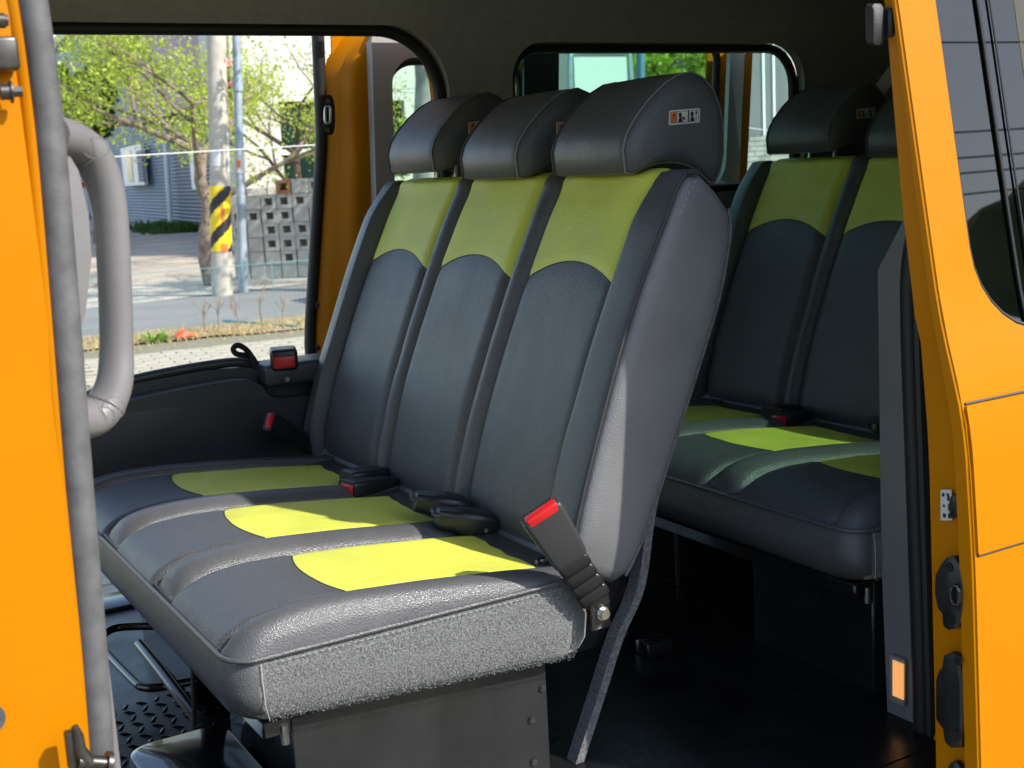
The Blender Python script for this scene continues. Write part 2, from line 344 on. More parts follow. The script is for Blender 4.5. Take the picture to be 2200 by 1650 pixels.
# ================================================================== the van
van = root('van', (1.3, 2.35, GR), 'orange van seen through its open side door', 'van')
body_tab = [(-1.25, 1.45), (-.9, 1.435), (-.4, 1.44), (-.1, 1.445), (.2, 1.455), (.45, 1.492), (.62, 1.60)]
def nbody(x, z): return (x, sinterp(body_tab, z), z)
def fbody(x, z): return (x, 4.79-sinterp(body_tab, z), z)
zc = frange(-1.2, .6, 18)
open_near = rrect(.25, -1.13, 1.74, .43, [.1, .1, .16, .1])
qwin = rrect(1.93, -.19, 3.05, .345, .09)
op_far = rrect(-.4, -1.13, 1.72, .405, [.1, .1, .2, .1])
obj('body_side', sheet(rrect(-1.4, -1.2, 3.75, .5, .05), [open_near, qwin], nbody, zc, thick=.03), 'orange', van)
obj('body_side', sheet(rrect(-1.4, -1.2, 3.75, .5, .05), [op_far, rrect(1.96, -.2, 3.30, .40, .09)], fbody, zc, thick=.03, tdir=Vector((0, -1, 0))), 'orange', van)
# roof: outer skin and cloth headliner
rp_o = [(1.498, .47), (1.53, .55), (1.62, .62), (1.9, .68), (2.35, .69), (2.8, .67), (3.08, .60), (3.22, .53), (3.30, .47)]
def sweep_x(prof, x0, x1, nx=2, th=0):
    bm = new(); rows = [[bm.verts.new((x, p[0], p[1])) for p in prof] for x in frange(x0, x1, nx)]
    for a, b in zip(rows[:-1], rows[1:]):
        for k in range(len(prof)-1): bm.faces.new((a[k], a[k+1], b[k+1], b[k]))
    return bm
obj('roof', sweep_x([(p.x, p.y) for p in smoothpath([(a, b, 0) for a, b in rp_o], 5)], -1.4, 3.75), 'orange', van)
rp_i = [(1.50, .40), (1.515, .43), (1.55, .47), (1.62, .52), (1.85, .575), (2.35, .59), (2.85, .575), (3.06, .525), (3.14, .475), (3.18, .425), (3.195, .395)]
obj('headliner', sweep_x([(p.x, p.y) for p in smoothpath([(a, b, 0) for a, b in rp_i], 6)], -1.4, 3.7), 'liner', van)
# rear end
obj('tailgate', box((3.68, 1.45, -1.1), (3.74, 3.25, .5), .02), 'orange', van)
obj('tailgate_trim', sheet(rrect(1.5, -1.08, 3.2, .56, .1), [rrect(1.75, -.2, 2.95, .33, .08)], lambda y, z: (3.62, y, z), thick=.03, tdir=Vector((1, 0, 0))), 'trim', van)
obj('tailgate_glass', box((3.655, 1.72, -.24), (3.66, 2.98, .36)), 'glass_tint', van, smooth=False)
# floor
obj('floor', box((-1.4, 1.4, FLOOR-.05), (3.7, 3.3, FLOOR)), 'floor', van, smooth=False)
bm = new()
for i in range(26):
    for j in range(32):
        x = .18+i*.033; y = 1.55+j*.033; a = R_(50 if (i+j) % 2 else -40)
        add_tube(bm, [(x-.013*math.cos(a), y-.013*math.sin(a), FLOOR+.0005), (x, y, FLOOR+.002), (x+.013*math.cos(a), y+.013*math.sin(a), FLOOR+.0005)], [.0008, .0032, .0008], 5, flat=.8)
obj('floor_tread', bm, 'floor', van, kind='stuff')
obj('door_sill', box((-.3, 3.2, FLOOR-.06), (1.7, 3.33, FLOOR+.012), .006), 'blackmetal', van)
obj('door_sill', box((.27, 1.455, FLOOR-.12), (1.72, 1.58, FLOOR+.002), .001, 1), 'floor', van)
# far inner trim with the door opening and the quarter window
def fin(x, z): return (x, 3.2-max(0, z-.1)*.05, z)
obj('side_trim', sheet(rrect(1.30, -1.08, 3.66, .44, .02), [rrect(1.1, -1.2, 1.735, .398, [.1, .1, .19, .02])[:0] or rrect(1.92, -.125, 3.075, .352, [.08, .08, .13, .11])], fin, [.1, .3], thick=.03), 'liner', van) if False else None
out = [(1.70, -1.08), (3.66, -1.08), (3.66, .44), (-.5, .44), (-.5, .398)]+[(1.52+.19*math.sin(R_(a)), .208+.19*math.cos(R_(a))) for a in range(0, 91, 10)]
obj('side_trim', sheet(out, [rrect(1.92, -.125, 3.075, .352, [.08, .08, .13, .11])], fin, [.1, .2, .3], thick=.035), 'liner', van)
obj('pillar_trim', box((1.702, 3.165, -1.08), (1.9, 3.199, -.15), .006), 'trim', van)
sealp = [(-.5, 3.225, .385)]+[(1.505+.19*math.sin(R_(a)), 3.225, .195+.19*math.cos(R_(a))) for a in range(0, 91, 6)]+[(1.69, 3.225, -.3), (1.66, 3.225, -.9)]
obj('door_seal', tube(sealp, .017, 10), 'rubber_black', van)
qf = [(x, 3.235, z) for x, z in rrect(1.935, -.115, 3.06, .338, [.07, .07, .12, .1])]
obj('quarter_window_seal', tube(qf, .016, 8, closed=True), 'rubber_black', van)
g = obj('quarter_window', sheet(rrect(1.9, -.15, 3.09, .37, .1), [], lambda x, z: (x, 3.262, z), thick=.004), 'glass_clear', van, smooth=False)
obj('quarter_window', sheet(rrect(1.9, -.22, 3.08, .37, .1), [], lambda x, z: (x, sinterp(body_tab, z)+.02, z), frange(-.2, .35, 6)), 'glass_clear', van, smooth=True)
# near inner quarter trim, seen edge on behind the bench
ctr = [at(1882, 575, X=1.645), at(1966, 452, X=1.70)]
prof = [(1.628, -.228), (1.548, -.106), (1.485, -.106), (1.485, -1.2), (1.600, -1.2), (1.62, -.79)]
bm = new(); add_loft(bm, [[(1.745, y, z) for y, z in prof], [(1.758, y+.004, z) for y, z in prof], [(1.95, min(y, 1.60), z) for y, z in prof]])
obj('quarter_trim', bm, 'trim', van, sharp=25)
obj('trim_cap', box((1.79, 1.52, -.205), (1.90, 1.59, -.185), .004, mtx=None), 'trim_light', van)
sp = [at(1985, 430, X=1.735), at(1958, 560, X=1.735), at(1955, 700, X=1.735), at(1965, 1000, X=1.735), at(1975, 1300, X=1.735), at(1985, 1650, X=1.735), at(1990, 1750, X=1.735)]
bm = new(); add_tube(bm, smoothpath(sp, 6), .017, 10); add_tube(bm, smoothpath([p+Vector((-.004, -.022, 0)) for p in sp], 6), .010, 8); obj('door_seal', bm, 'rubber_black', van)
lamp = obj('courtesy_lamp', box(at(1912, 1505, X=1.735)-Vector((.004, 0, 0)), at(1944, 1418, X=1.735)+Vector((.008, 0, 0)), .005, 2), 'lampframe', van)
a, b = at(1917, 1495, X=1.728), at(1940, 1427, X=1.728)
bm = new()
for k in range(16): z = a.z+(b.z-a.z)*(k+.5)/16; add_tube(bm, [(1.730, a.y, z), (1.730, b.y, z)], abs(b.z-a.z)/32, 6)
obj('lens', bm, 'lens', lamp)
# front pillar weatherstrip and hardware
sp = [at(60, -60, Y=1.457), at(84, 100, Y=1.457), at(108, 300, Y=1.457), at(130, 550, Y=1.452), at(154, 850, Y=1.447), at(178, 1150, Y=1.447), at(200, 1400, Y=1.447), at(219, 1680, Y=1.447)]
obj('weatherstrip', tube(smoothpath(sp, 8), .0165, 16), 'rubber', van)
# raised orange flange beside the strip and a shallow pressing in the pillar
sp2 = [p+Vector((-.017, .006, 0)) for p in sp]
obj('pillar_flange', tube(smoothpath(sp2, 6), .012, 10), 'orange', van)
ck = obj('door_check', box(at(-20, 150, Y=1.422)-Vector((0, 0, 0)), at(27, 84, Y=1.452), .004, 3), 'hinge', van)
bm = new(); p = at(0, 198, Y=1.427)
for (l0, l1, rr) in ((0, .010, .0085), (.010, .012, .012), (.012, .022, .0062)): add_tube(bm, [p+Vector((l0, -.0, 0)), p+Vector((l1, -.0, 0))], rr, 6 if rr < .007 else 14)
obj('bolt', bm, 'hinge', ck)
bm = new(); p = at(-3, 44, Y=1.427)
for (l0, l1, rr) in ((-.004, .006, .008), (.006, .009, .006)): add_tube(bm, [p+Vector((l0, 0, 0)), p+Vector((l1, 0, 0))], rr, 12)
obj('bolt', bm, 'hinge', ck)
st = obj('door_striker', box(at(150, 1660, Y=1.397), at(164, 1560, Y=1.412), .003, 2), 'hinge', van)
bm = new(); a, b = at(168, 1636, Y=1.397), at(236, 1641, Y=1.397); add_tube(bm, [a, b.lerp(a, .12)], .0085, 14); add_tube(bm, [b.lerp(a, .14), b], .0145, 16); obj('roller', bm, 'hinge', st)
bm = new(); add_tube(bm, [at(160, 1560, Y=1.397), at(168, 1580, Y=1.397), at(172, 1610, Y=1.397), at(190, 1640, Y=1.397)], [.004, .006, .007, .010], 10); obj('bracket', bm, 'hinge', st)
obj('grommet', tube([at(-22, 1545, Y=1.423), at(-22, 1545, Y=1.442)], .0165, 24), 'hinge', van)
obj('pillar_trim', tube(smoothpath([at(110, 250, Y=1.597), at(150, 400, Y=1.597), at(160, 500, Y=1.597), at(158, 600, Y=1.597), at(130, 720, Y=1.597), at(150, 1300, Y=1.597)], 5), .012, 12), 'trim', van) if False else None
# inner pillar trim with the grab handle
bm = new(); add_loft(bm, [[(x, y, z) for x, y in ((.10, 1.485), (.265, 1.485), (.285+dx, 1.51), (.278+dx, 1.55), (.21+dx, 1.57), (.10, 1.57))] for z, dx in ((-1.05, .0), (-.4, .0), (-.20, -.005), (-.145, .02), (-.08, .034), (-.03, .036), (0.02, .030), (.06, .012), (.12, -.01), (.42, -.02))])
obj('pillar_trim', bm, 'trim_light', van)
hp = [at(95, 290, Y=1.50), at(150, 305, Y=1.545), at(195, 335, Y=1.56), at(224, 395, Y=1.565), at(238, 470, Y=1.565), at(246, 600, Y=1.565), at(250, 740, Y=1.565), at(246, 820, Y=1.56), at(222, 875, Y=1.555), at(185, 900, Y=1.545), at(120, 905, Y=1.50)]
hr = [.031, .030, .027, .0245, .0228, .0222, .0225, .0245, .0268, .029, .030]
hpp = smoothpath(hp, 8); hrr = [interp([(i*8, r) for i, r in enumerate(hr)], k) for k in range(len(hpp))]
gh = obj('grab_handle', tube(hpp, hrr, 22, flat=.82), 'trim_light', van, sharp=60)
def ringline(path, k, rad, flatv):
    pts = [Vector(p) for p in path]; t = (pts[k+1]-pts[k-1]).normalized(); s = t.cross(Vector((0, 0, 1)) if abs(t.z) < .9 else Vector((1, 0, 0))).normalized(); u = s.cross(t)
    return [pts[k]+s*math.cos(a*math.pi/14)*rad*1.003+u*math.sin(a*math.pi/14)*rad*.9 for a in range(28)]
for c, rx, rz in ((at(205, 318, Y=1.520), .015, .012), (at(244, 876, Y=1.519), .013, .014)):
    bm = new(); add_tube(bm, [c+Vector((math.cos(q*math.pi/12)*rx, -.001-.004*math.cos(q*math.pi/12), math.sin(q*math.pi/12)*rz)) for q in range(24)], .0005, 5, closed=True); obj('screw_cover', bm, 'trim', gh)

for k in (14, 63): obj('mould_line', tube(ringline(hpp, k, hrr[k], .82), .0007, 5, closed=True), 'trim', gh)

# ------------------------------------------------------------------ near sliding door (slid back, its front edge towards us)
XD = 1.54
def XE(z): return XD
edge_o = [(.672, 1.475), (.488, 1.448), (.217, 1.394), (-.087, 1.339), (-.271, 1.305), (-.358, 1.278), (-.434, 1.256), (-.651, 1.238), (-1.03, 1.22), (-1.2, 1.228)]
skin_tab = sorted([(z, y) for z, y in edge_o])
def skin(x, z): return (x+XE(z)-XD, sinterp(skin_tab, z), z)
near_door = obj('sliding_door', sheet(rrect(XD, -1.18, 3.0, .55, [.02, .05, .08, .02]), [rrect(1.6235, -.309, 2.85, .42, [.14, .1, .1, .05])], skin, frange(-1.1, .5, 24), thick=.012), 'orange', van, label='orange sliding door slid back, seen at its front edge')
ino = sorted([(.488, 1.466), (.217, 1.429), (-.108, 1.394), (-.271, 1.369), (-.488, 1.349), (-.759, 1.340), (-1.2, 1.325)])
# front edge: a stepped pressing between outer and inner skin
zs = frange(-1.17, .54, 40)
bm = new(); rows = []
for z in zs:
    yo = sinterp(skin_tab, z); yi = sinterp(ino, z); d = yi-yo
    step = .012 if z < -.3 else .004
    xe = XE(z); rows.append([bm.verts.new(p) for p in ((xe+.002, yo+.001, z), (xe-.004, yo+.004, z), (xe-.005, yo+d*.25, z), (xe+step, yo+d*.34, z), (xe+step+.002, yo+d*.93, z), (xe+.02+step, yi, z), (xe+.06, yi+.004, z))])
for a, b in zip(rows[:-1], rows[1:]):
    for k in range(6): bm.faces.new((a[k], a[k+1], b[k+1], b[k]))
obj('edge_panel', bm, 'orange', near_door, sharp=50)
obj('inner_trim', sheet(rrect(XD+.05, -1.15, 2.98, .53, .03), [rrect(1.645, -.288, 2.83, .40, .1)], lambda x, z: (x+XE(z)-XD, sinterp(ino, z)+.006, z), frange(-1.1, .4, 14), thick=.008), 'trim', near_door)
obj('window_glass', sheet([(x, z) for x, z in rrect(1.604, -.33, 1.83, .44, [.14, .004, .004, .05], 9)], [], lambda x, z: (x+XE(z)-XD, sinterp(skin_tab, z)+.0145, z), frange(-.28, .39, 12), thick=.003), 'glass_dark', near_door)
obj('window_glass', sheet(rrect(1.832, -.33, 2.87, .44, [.004, .1, .1, .004]), [], lambda x, z: (x+XE(z)-XD, sinterp(skin_tab, z)+.0145, z), frange(-.28, .39, 12), thick=.003), 'glass_tint', near_door)
wl = [Vector(skin(x, z))+Vector((0, .006, 0)) for x, z in rrect(1.6255, -.307, 2.85, .42, [.14, .1, .1, .05])]
obj('window_gasket', tube(wl, .005, 8, closed=True), 'rubber_black', near_door)
for xx, ww in ((1.735, .0032), (1.765, .002)):
    bm = new(); add_tube(bm, [Vector(skin(xx+.045*(.33-z)*0.3, z))+Vector((0, .011, 0)) for z in frange(-.298, .41, 12)], ww, 6); obj('pane_divider', bm, 'rubber_black', near_door)
mo = sheet(rrect(XD+.004, -.6365, 2.95, -.4035, .004), [], lambda x, z: (x, sinterp(skin_tab, z)-.004-.004*math.cos((z+.48)/.215*math.pi)**2*0, z), frange(-.63, -.41, 8), thick=.004)
obj('side_moulding', mo, 'orange', near_door)
bm = new()
for z in (-.6392, -.4008): add_tube(bm, [Vector(skin(x, z))+Vector((0, -.0005, 0)) for x in (XD+.006, 2.95)], .002, 6)
obj('moulding_joint', bm, 'piping', near_door)
def edge_plate(name, px0, py0, px1, py1, outline, m, depth, parent=near_door, x=XD+.008):
    # outline in 0..1 (right, up) of the pixel box, standing on the door's edge
    pts = [at(px0+(px1-px0)*u, py1+(py0-py1)*v, X=x-.001) for u, v in outline]
    bm = new(); c = sum(pts, Vector())/len(pts)
    add_loft(bm, [pts, [p+Vector((-depth*.75, 0, 0)) for p in pts], [c+(p-c)*.88+Vector((-depth, 0, 0)) for p in pts]]); return obj(name, bm, m, parent)
oval = [(.5+.5*math.cos(a*math.pi/10), .5+.5*math.sin(a*math.pi/10)) for a in range(20)]
latch1 = [(.45, 0), (.75, .02), (.95, .14), (1, .3), (1, .62), (.9, .85), (.65, 1), (.4, .98), (.2, .88), (.02, .74), (0, .5), (.1, .3), (.28, .2), (.3, .05)]
l1 = edge_plate('latch_catch', 2018, 1192, 2081, 1350, latch1, 'black', .014)
for px, py, r in ((2040, 1218, .0075), (2045, 1332, .007)):
    bm = new(); p = at(px, py, X=XD-.007); add_tube(bm, [p, p+Vector((-.004, 0, 0))], r, 14); add_tube(bm, [p+Vector((-.004, 0, 0)), p+Vector((-.007, 0, 0))], r*.55, 6); obj('screw', bm, 'black', l1)
bm = new(); p = at(2056, 1278, X=XD-.008)
add_tube(bm, [p+Vector((-.004, math.cos(a*math.pi/8)*.0085, math.sin(a*math.pi/8)*.016)) for a in range(16)], .0028, 8, closed=True); obj('rim', bm, 'blackmetal', l1)
latch2 = [(.55, 0), (.95, .0), (1, .2), (1, .7), (.85, .95), (.55, 1), (.3, .97), (.28, .86), (.1, .8), (.0, .72), (0, .3), (.3, .18), (.35, .05)]
l2 = edge_plate('door_latch', 2022, 1398, 2080, 1602, latch2, 'black', .016)
for py in (1418, 1580):
    bm = new(); p = at(2060, py, X=XD-.010); add_tube(bm, [p, p+Vector((-.004, 0, 0))], .008, 12); obj('screw', bm, 'black', l2)
edge_plate('door_buffer', 2040, 1632, 2075, 1720, oval, 'black', .012)
edge_plate('child_lock_lever', 2043, 1060, 2064, 1113, oval, 'black', .006)
stk = edge_plate('child_lock_sticker', 2021, 1052, 2046, 1118, [(0, 0), (1, 0), (.94, 1), (0, 1)], 'card', .0006)
bm = new()
def ink(bm, px, py, w_, h_):
    a, b = at(px, py+h_, X=XD+.0058), at(px+w_, py, X=XD+.0058); add_box(bm, (XD+.0054, min(a.y, b.y), min(a.z, b.z)), (XD+.0058, max(a.y, b.y), max(a.z, b.z)))
for q in ((2024, 1060, 5, 6), (2033, 1061, 6, 3), (2035, 1066, 5, 9), (2026, 1084, 4, 5), (2037, 1083, 2, 14), (2026, 1104, 6, 7), (2037, 1104, 7, 9)): ink(bm, *q)
obj('print', bm, 'ink', stk, smooth=False) if False else None
bm.transform(Matrix.Identity(4)); obj('lock_symbols', bm, 'ink', near_door, smooth=False)
edge_plate('door_stop', 1877, 8, 1898, 97, [(.2, 0), (.9, 0), (1, .1), (1, .9), (.8, 1), (.1, 1), (0, .9), (.05, .1)], 'rubber_black', .02, x=XE(.17)-.012)

q = at(1888, 52, X=XD); obj('stop_bracket', box((XD-.006, 1.405, q.z-.022), (XD+.045, q.y+.006, q.z+.022), .004, 1), 'black', near_door)

# ------------------------------------------------------------------ far sliding door (open, outside the far wall)
def FD(z): return 3.44+interp([(-1.1, .07), (-.5, .065), (-.1, .03), (.2, 0), (.5, -.03)], z)
fdoor = obj('sliding_door', sheet(rrect(1.5, -1.12, 3.08, .48, .04), [rrect(1.62, -.13, 2.13, .335, [.05, .05, .08, .1]), rrect(2.20, -.13, 2.93, .405, [.05, .1, .08, .04])], lambda x, z: (x, FD(z)+.10, z), frange(-1.1, .4, 14), thick=.008), 'orange', van, label='far orange sliding door standing open behind the bench')
obj('inner_trim', sheet(rrect(1.565, -.20, 3.02, .47, [.02, .04, .1, .13]), [rrect(1.635, -.125, 2.125, .33, [.04, .05, .08, .08]), rrect(2.205, -.125, 2.93, .40, [.04, .1, .08, .04])], lambda x, z: (x, FD(z)+.002-(.028 if x > 1.57 and x < 3.0 else 0), z), frange(-.15, .45, 10), [1.572, 1.60], thick=.02), 'trim_mid', fdoor)
obj('lower_trim', sheet(rrect(1.565, -1.1, 3.02, -.203, .02), [], lambda x, z: (x, FD(z)-.02, z), frange(-1.05, -.25, 8), thick=.02), 'trim_dark', fdoor)
bm = new(); rows = []
for z in frange(-1.1, .44, 30):
    y = FD(z); dx = -.07*max(0, min(1, (.1-z)/.6)); dx2 = .12*max(0, (z-.28)/.16)**2
    rows.append([bm.verts.new(p) for p in ((1.47+dx+dx2, y+.105, z), (1.485+dx+dx2, y+.085, z), (1.50+dx+dx2, y+.06, z), (1.51+dx*.8+dx2, y+.05, z), (1.515+dx*.6+dx2, y+.02, z), (1.535+dx*.4+dx2, y, z), (1.57+dx2, y-.002, z))])
for a, b in zip(rows[:-1], rows[1:]):
    for k in range(6): bm.faces.new((a[k], a[k+1], b[k+1], b[k]))
obj('edge_panel', bm, 'orange', fdoor, sharp=50)
bm = new(); rows = []
for z in frange(-1.1, .44, 30):
    y = FD(z); rows.append([bm.verts.new(p) for p in ((3.022, y-.0, z), (3.05, y-.004, z), (3.075, y+.03, z), (3.08, y+.10, z))])
for a, b in zip(rows[:-1], rows[1:]):
    for k in range(3): bm.faces.new((a[k], a[k+1], b[k+1], b[k]))
obj('edge_panel', bm, 'orange', fdoor, sharp=50)
fs = [Vector((1.462-.07*max(0, min(1, (.1-z)/.6))+.12*max(0, (z-.28)/.16)**2*0, FD(z)+.112, z)) for z in frange(-1.1, .44, 24)]
obj('door_edge_seal', tube(fs, .019, 10), 'rubber_black', fdoor)
obj('window_glass', sheet(rrect(1.61, -.15, 2.95, .42, .08), [], lambda x, z: (x, FD(z)+.085, z), frange(-.1, .3, 5), thick=.003), 'glass_clear', fdoor)
for q in (rrect(1.642, -.115, 2.118, .325, [.05, .05, .08, .09]), rrect(2.212, -.115, 2.925, .395, [.05, .1, .08, .04])):
    obj('window_gasket', tube([Vector((x, FD(z)+.04, z)) for x, z in q], .014, 8, closed=True), 'rubber_black', fdoor)
obj('pane_divider', sheet(rrect(2.09, -.12, 2.22, .36, .01), [], lambda x, z: (x, FD(z)-.03, z), frange(-.1, .3, 5), thick=.012), 'rubber_black', fdoor)
# striker plate on the far door's edge
p = at(703, 245, Y=3.47)
fx = lambda px, py: at(px, py, Y=3.465)
pl = [fx(694+26*u, 290-86*v) for u, v in rrect(0, 0, 1, 1, [.3, .3, .4, .4], 3)]
c = sum(pl, Vector())/len(pl); bm = new(); add_loft(bm, [pl, [p+Vector((-.004, -.008, 0)) for p in pl], [c+(p-c)*.8+Vector((-.005, -.010, 0)) for p in pl]])
sk = obj('striker_plate', bm, 'black', fdoor)
bm = new(); add_tube(bm, [fx(700+12*u, 266-36*v)+Vector((-.010, -.018, 0)) for u, v in rrect(0, 0, 1, 1, [.3]*4, 3)], .0042, 8, closed=True); obj('striker_loop', bm, 'steel', sk)
for py in (218, 280):
    bm = new(); q = fx(705, py)+Vector((-.006, -.012, 0)); add_tube(bm, [q, q+Vector((-.003, -.006, 0))], .007, 10); obj('screw', bm, 'hinge', sk)
for px, py in ((682, 656), (683, 748)):
    bm = new(); q = at(px, py, Y=3.49); add_tube(bm, [q+Vector((.01, .02, 0)), q+Vector((-.004, -.008, 0))], .0075, 10); obj('plug', bm, 'black', fdoor)
bm = new(); q = at(728, 57, Y=3.46); add_box(bm, q-Vector((.02, .01, .015)), q+Vector((.02, .01, .015)), .006); obj('door_catch', bm, 'black', fdoor)

# ------------------------------------------------------------------ dark side panel with armrest beside the bench
sp_ = root('armrest_panel', (.95, 3.12, FLOOR), 'charcoal padded panel with armrest along the far end of the bench', 'armrest panel')
top = [(.52, -.62), (.585, -.535), (.64, -.505), (.74, -.488), (.90, -.480), (1.02, -.486), (1.07, -.505), (1.28, -.51), (1.28, -.80), (.52, -.80)]
obj('back_panel', sheet(top, [], lambda x, z: (x, 3.12, z), thick=.04), 'trim_dark', sp_)
pad = smoothpath([(.50, -.66, 0), (.545, -.555, 0), (.62, -.528, 0), (.74, -.515, 0), (.90, -.505, 0), (1.0, -.507, 0), (1.045, -.53, 0), (1.09, -.57, 0), (1.28, -.58, 0)], 5)
pad = [(p.x, p.y) for p in pad]+[(1.28, -.79), (.50, -.79)]
bm = new(); add_loft(bm, profile_y(pad, [(3.065, .955), (3.07, .985), (3.085, 1.0), (3.119, 1.0)])); obj('pad', bm, 'trim_dark', sp_)
bm = new(); add_tube(bm, smoothpath([(.56, 3.14, -.555), (.60, 3.14, -.517), (.66, 3.14, -.495), (.76, 3.14, -.479), (.92, 3.14, -.470), (1.02, 3.14, -.474), (1.08, 3.14, -.50)], 6), .013, 10); obj('top_rail', bm, 'trim_dark', sp_)
ar = obj('armrest', box((1.045, 3.045, -.535), (1.30, 3.17, -.478), .012, 3), 'trim_dark', sp_)
q = at(617, 815, Y=3.043); bm = new(); add_tube(bm, [q+Vector((0, .004, 0)), q+Vector((0, -.003, 0))], .006, 12); obj('screw', bm, 'steel', ar)
q = at(697, 768, Z=-.478); bm = new(); add_tube(bm, [(q.x, q.y, -.479), (q.x, q.y, -.4765)], .010, 14); obj('dark_hole_disc', bm, 'black', ar)  # black disc stands for the shade inside an open hole
def buckle(parent, p0, p1, side, wd, th, red=True, neck=.0, flare=1.0, m='black'):
    mt = frame_from(p0, p1, side); L = (Vector(p1)-Vector(p0)).length
    bm = new(); rings = []
    for t, s in ((0, .80), (.06, .86), (.5, .93), (.92, flare), (1, flare*.97)):
        rings.append([mt @ Vector((x*s, y*s, t*L)) for x, y in rrect(-wd/2, -th/2, wd/2, th/2, min(wd, th)*.28, 4)])
    add_loft(bm, rings); o = obj('buckle', bm, m, parent, sharp=45)
    if red:
        bm = new(); add_box(bm, (-wd*.40, -th*.36, L-.004), (wd*.40, th*.20, L+.006), .004, 2, mt); obj('release_button', bm, 'red', o)
    return o
q0, q1 = at(622, 778, Y=3.12), at(607, 765, Y=2.98)
mt = Matrix.Translation(at(610, 772, Y=3.06)) @ Matrix.Rotation(R_(-18), 4, 'Z')
bk = obj('buckle', box((-.035, -.035, -.026), (.035, .05, .030), .010, 3, mt), 'black', sp_)
obj('release_button', box((-.027, -.040, -.018), (.027, -.033, .013), .004, 2, mt), 'red', bk)
obj('chrome_edge', box((-.034, -.0345, .014), (.034, -.031, .0285), .003, 1, mt), 'trim', bk) if False else None
sl_ = [at(548, 790, Y=3.10), at(540, 772, Y=3.10), at(528, 758, Y=3.10), at(512, 750, Y=3.10), at(502, 757, Y=3.10), at(508, 768, Y=3.10), at(530, 772, Y=3.11), at(545, 778, Y=3.12), at(553, 800, Y=3.12)]
bm = new(); add_tube(bm, [q+Vector((0, 0, .010)) for q in smoothpath(sl_, 5)], .0075, 8)
obj('strap_loop', bm, 'webbing_dark', sp_)
buckle(sp_, at(680, 965, Y=3.03), at(578, 905, Y=2.93), (0, 0, 1), .050, .030)

# ------------------------------------------------------------------ bench seat
SEC_B = [(1.87+.39*i, 2.199+.39*i) for i in range(3)]
SEC_C = [(1.805+.390*i, 2.093+.390*i) for i in range(3)]
bench = root('bench_seat', (.9, 2.40, FLOOR), 'grey and lime yellow three seat bench nearest the open door', 'bench seat', 'bench seats of the van')
# --- cushion
CX1 = 1.15; CY0, CY1 = 1.745, 2.985
def xfront(y):
    d = min(y-CY0, CY1-y); r = .055
    return .505+(r-math.sqrt(max(0, r*r-(r-min(d, r))**2)))*.8
ctab = [(.50, -.718), (.515, -.703), (.54, -.688), (.58, -.676), (.64, -.671), (.72, -.673), (.85, -.684), (1.0, -.701), (1.15, -.722), (1.3, -.74)]
def ztop(x): return interp(ctab, x)
def stop(x): e = .012; return sum(ztop(x+d*e) for d in (-1, -.5, 0, .5, 1))/5
outl = []
for k in range(13): y = CY0+.055*(1-math.cos(R_(90*k/12))); outl.append((xfront(y), y))
pl_ = [(CX1, CY0+.0)]+[(1.10, CY0)]+[(x, CY0) for x in frange(1.05, .58, 8)]
near = [(x, CY0+.0) for x in frange(1.10, .57, 10)]
fro = [(xfront(y), y) for y in [CY0+.055*(1-math.cos(R_(90*k/8))) for k in range(9)]+frange(CY0+.09, CY1-.09, 14)+[CY1-.055*(1-math.cos(R_(90*k/8))) for k in range(8, -1, -1)]]
plan = near+fro+[(1.10, CY1), (1.14, CY1-.02), (1.15, CY1-.05), (1.15, CY0+.05), (1.14, CY0+.015)]
def bot(x): return -.818-.075*max(0, (x-.54))
cc = (.83, 2.4)
def ring(zf, ins):
    out = []
    for x, y in plan:
        dx = ins if x < .6 else (-ins if x > 1.1 else 0); dy = ins if y < CY0+.06 else (-ins if y > CY1-.06 else 0)
        out.append((x+dx, y+dy, zf(x)))
    return out
bm = new()
add_loft(bm, [ring(lambda x: bot(x)-.012, .05), ring(lambda x: bot(x)-.008, .02), ring(lambda x: bot(x)+.008, .003), ring(lambda x: bot(x)+.03, -.006), ring(lambda x: (bot(x)-.72)/2, -.009), ring(lambda x: -.74, -.004), ring(lambda x: -.722, .001), ring(lambda x: -.712, .006)])
bm.normal_update()
for f in bm.faces:
    c = f.calc_center_median()
    f.material_index = 1 if (abs(c.y-CY0) < .03 and c.x > .545) else 0
cush = obj('cushion', bm, ['vinyl', 'fuzz'], bench, sharp=60)
def cpanel(y0, y1, kind):
    def xb(u): return .738-.030*(1-abs(2*u-1)**2.2)
    def fn(u, v):
        y = y0+(y1-y0)*u; x0 = xfront(y)+.0; b = xb(u)
        x = (x0+(b-x0)*v) if kind == 'front' else (b+(CX1+.02-b)*v)
        e = min(u, 1-u)*(y1-y0); bul = min(1, e/.022); bul = bul*(2-bul)
        z = stop(x)-.018+.020*bul-.004*math.cos(math.pi*2*(u-.5))**2*0
        if kind == 'front' and v > .93: z -= .0025*((v-.93)/.07)
        if kind != 'front' and v < .05: z -= .0025*(1-v/.05)
        if kind == 'front' and v < .04: z -= .006*(1-v/.04)
        z += .0022*noise.noise(Vector((x*6, y*8, .7)))+.0015*noise.noise(Vector((x*16, y*24, 3.7)))*(1.6-bul)
        return (x, y, z)
    if kind == 'seam': return fn
    return patch(fn, 30, 26)
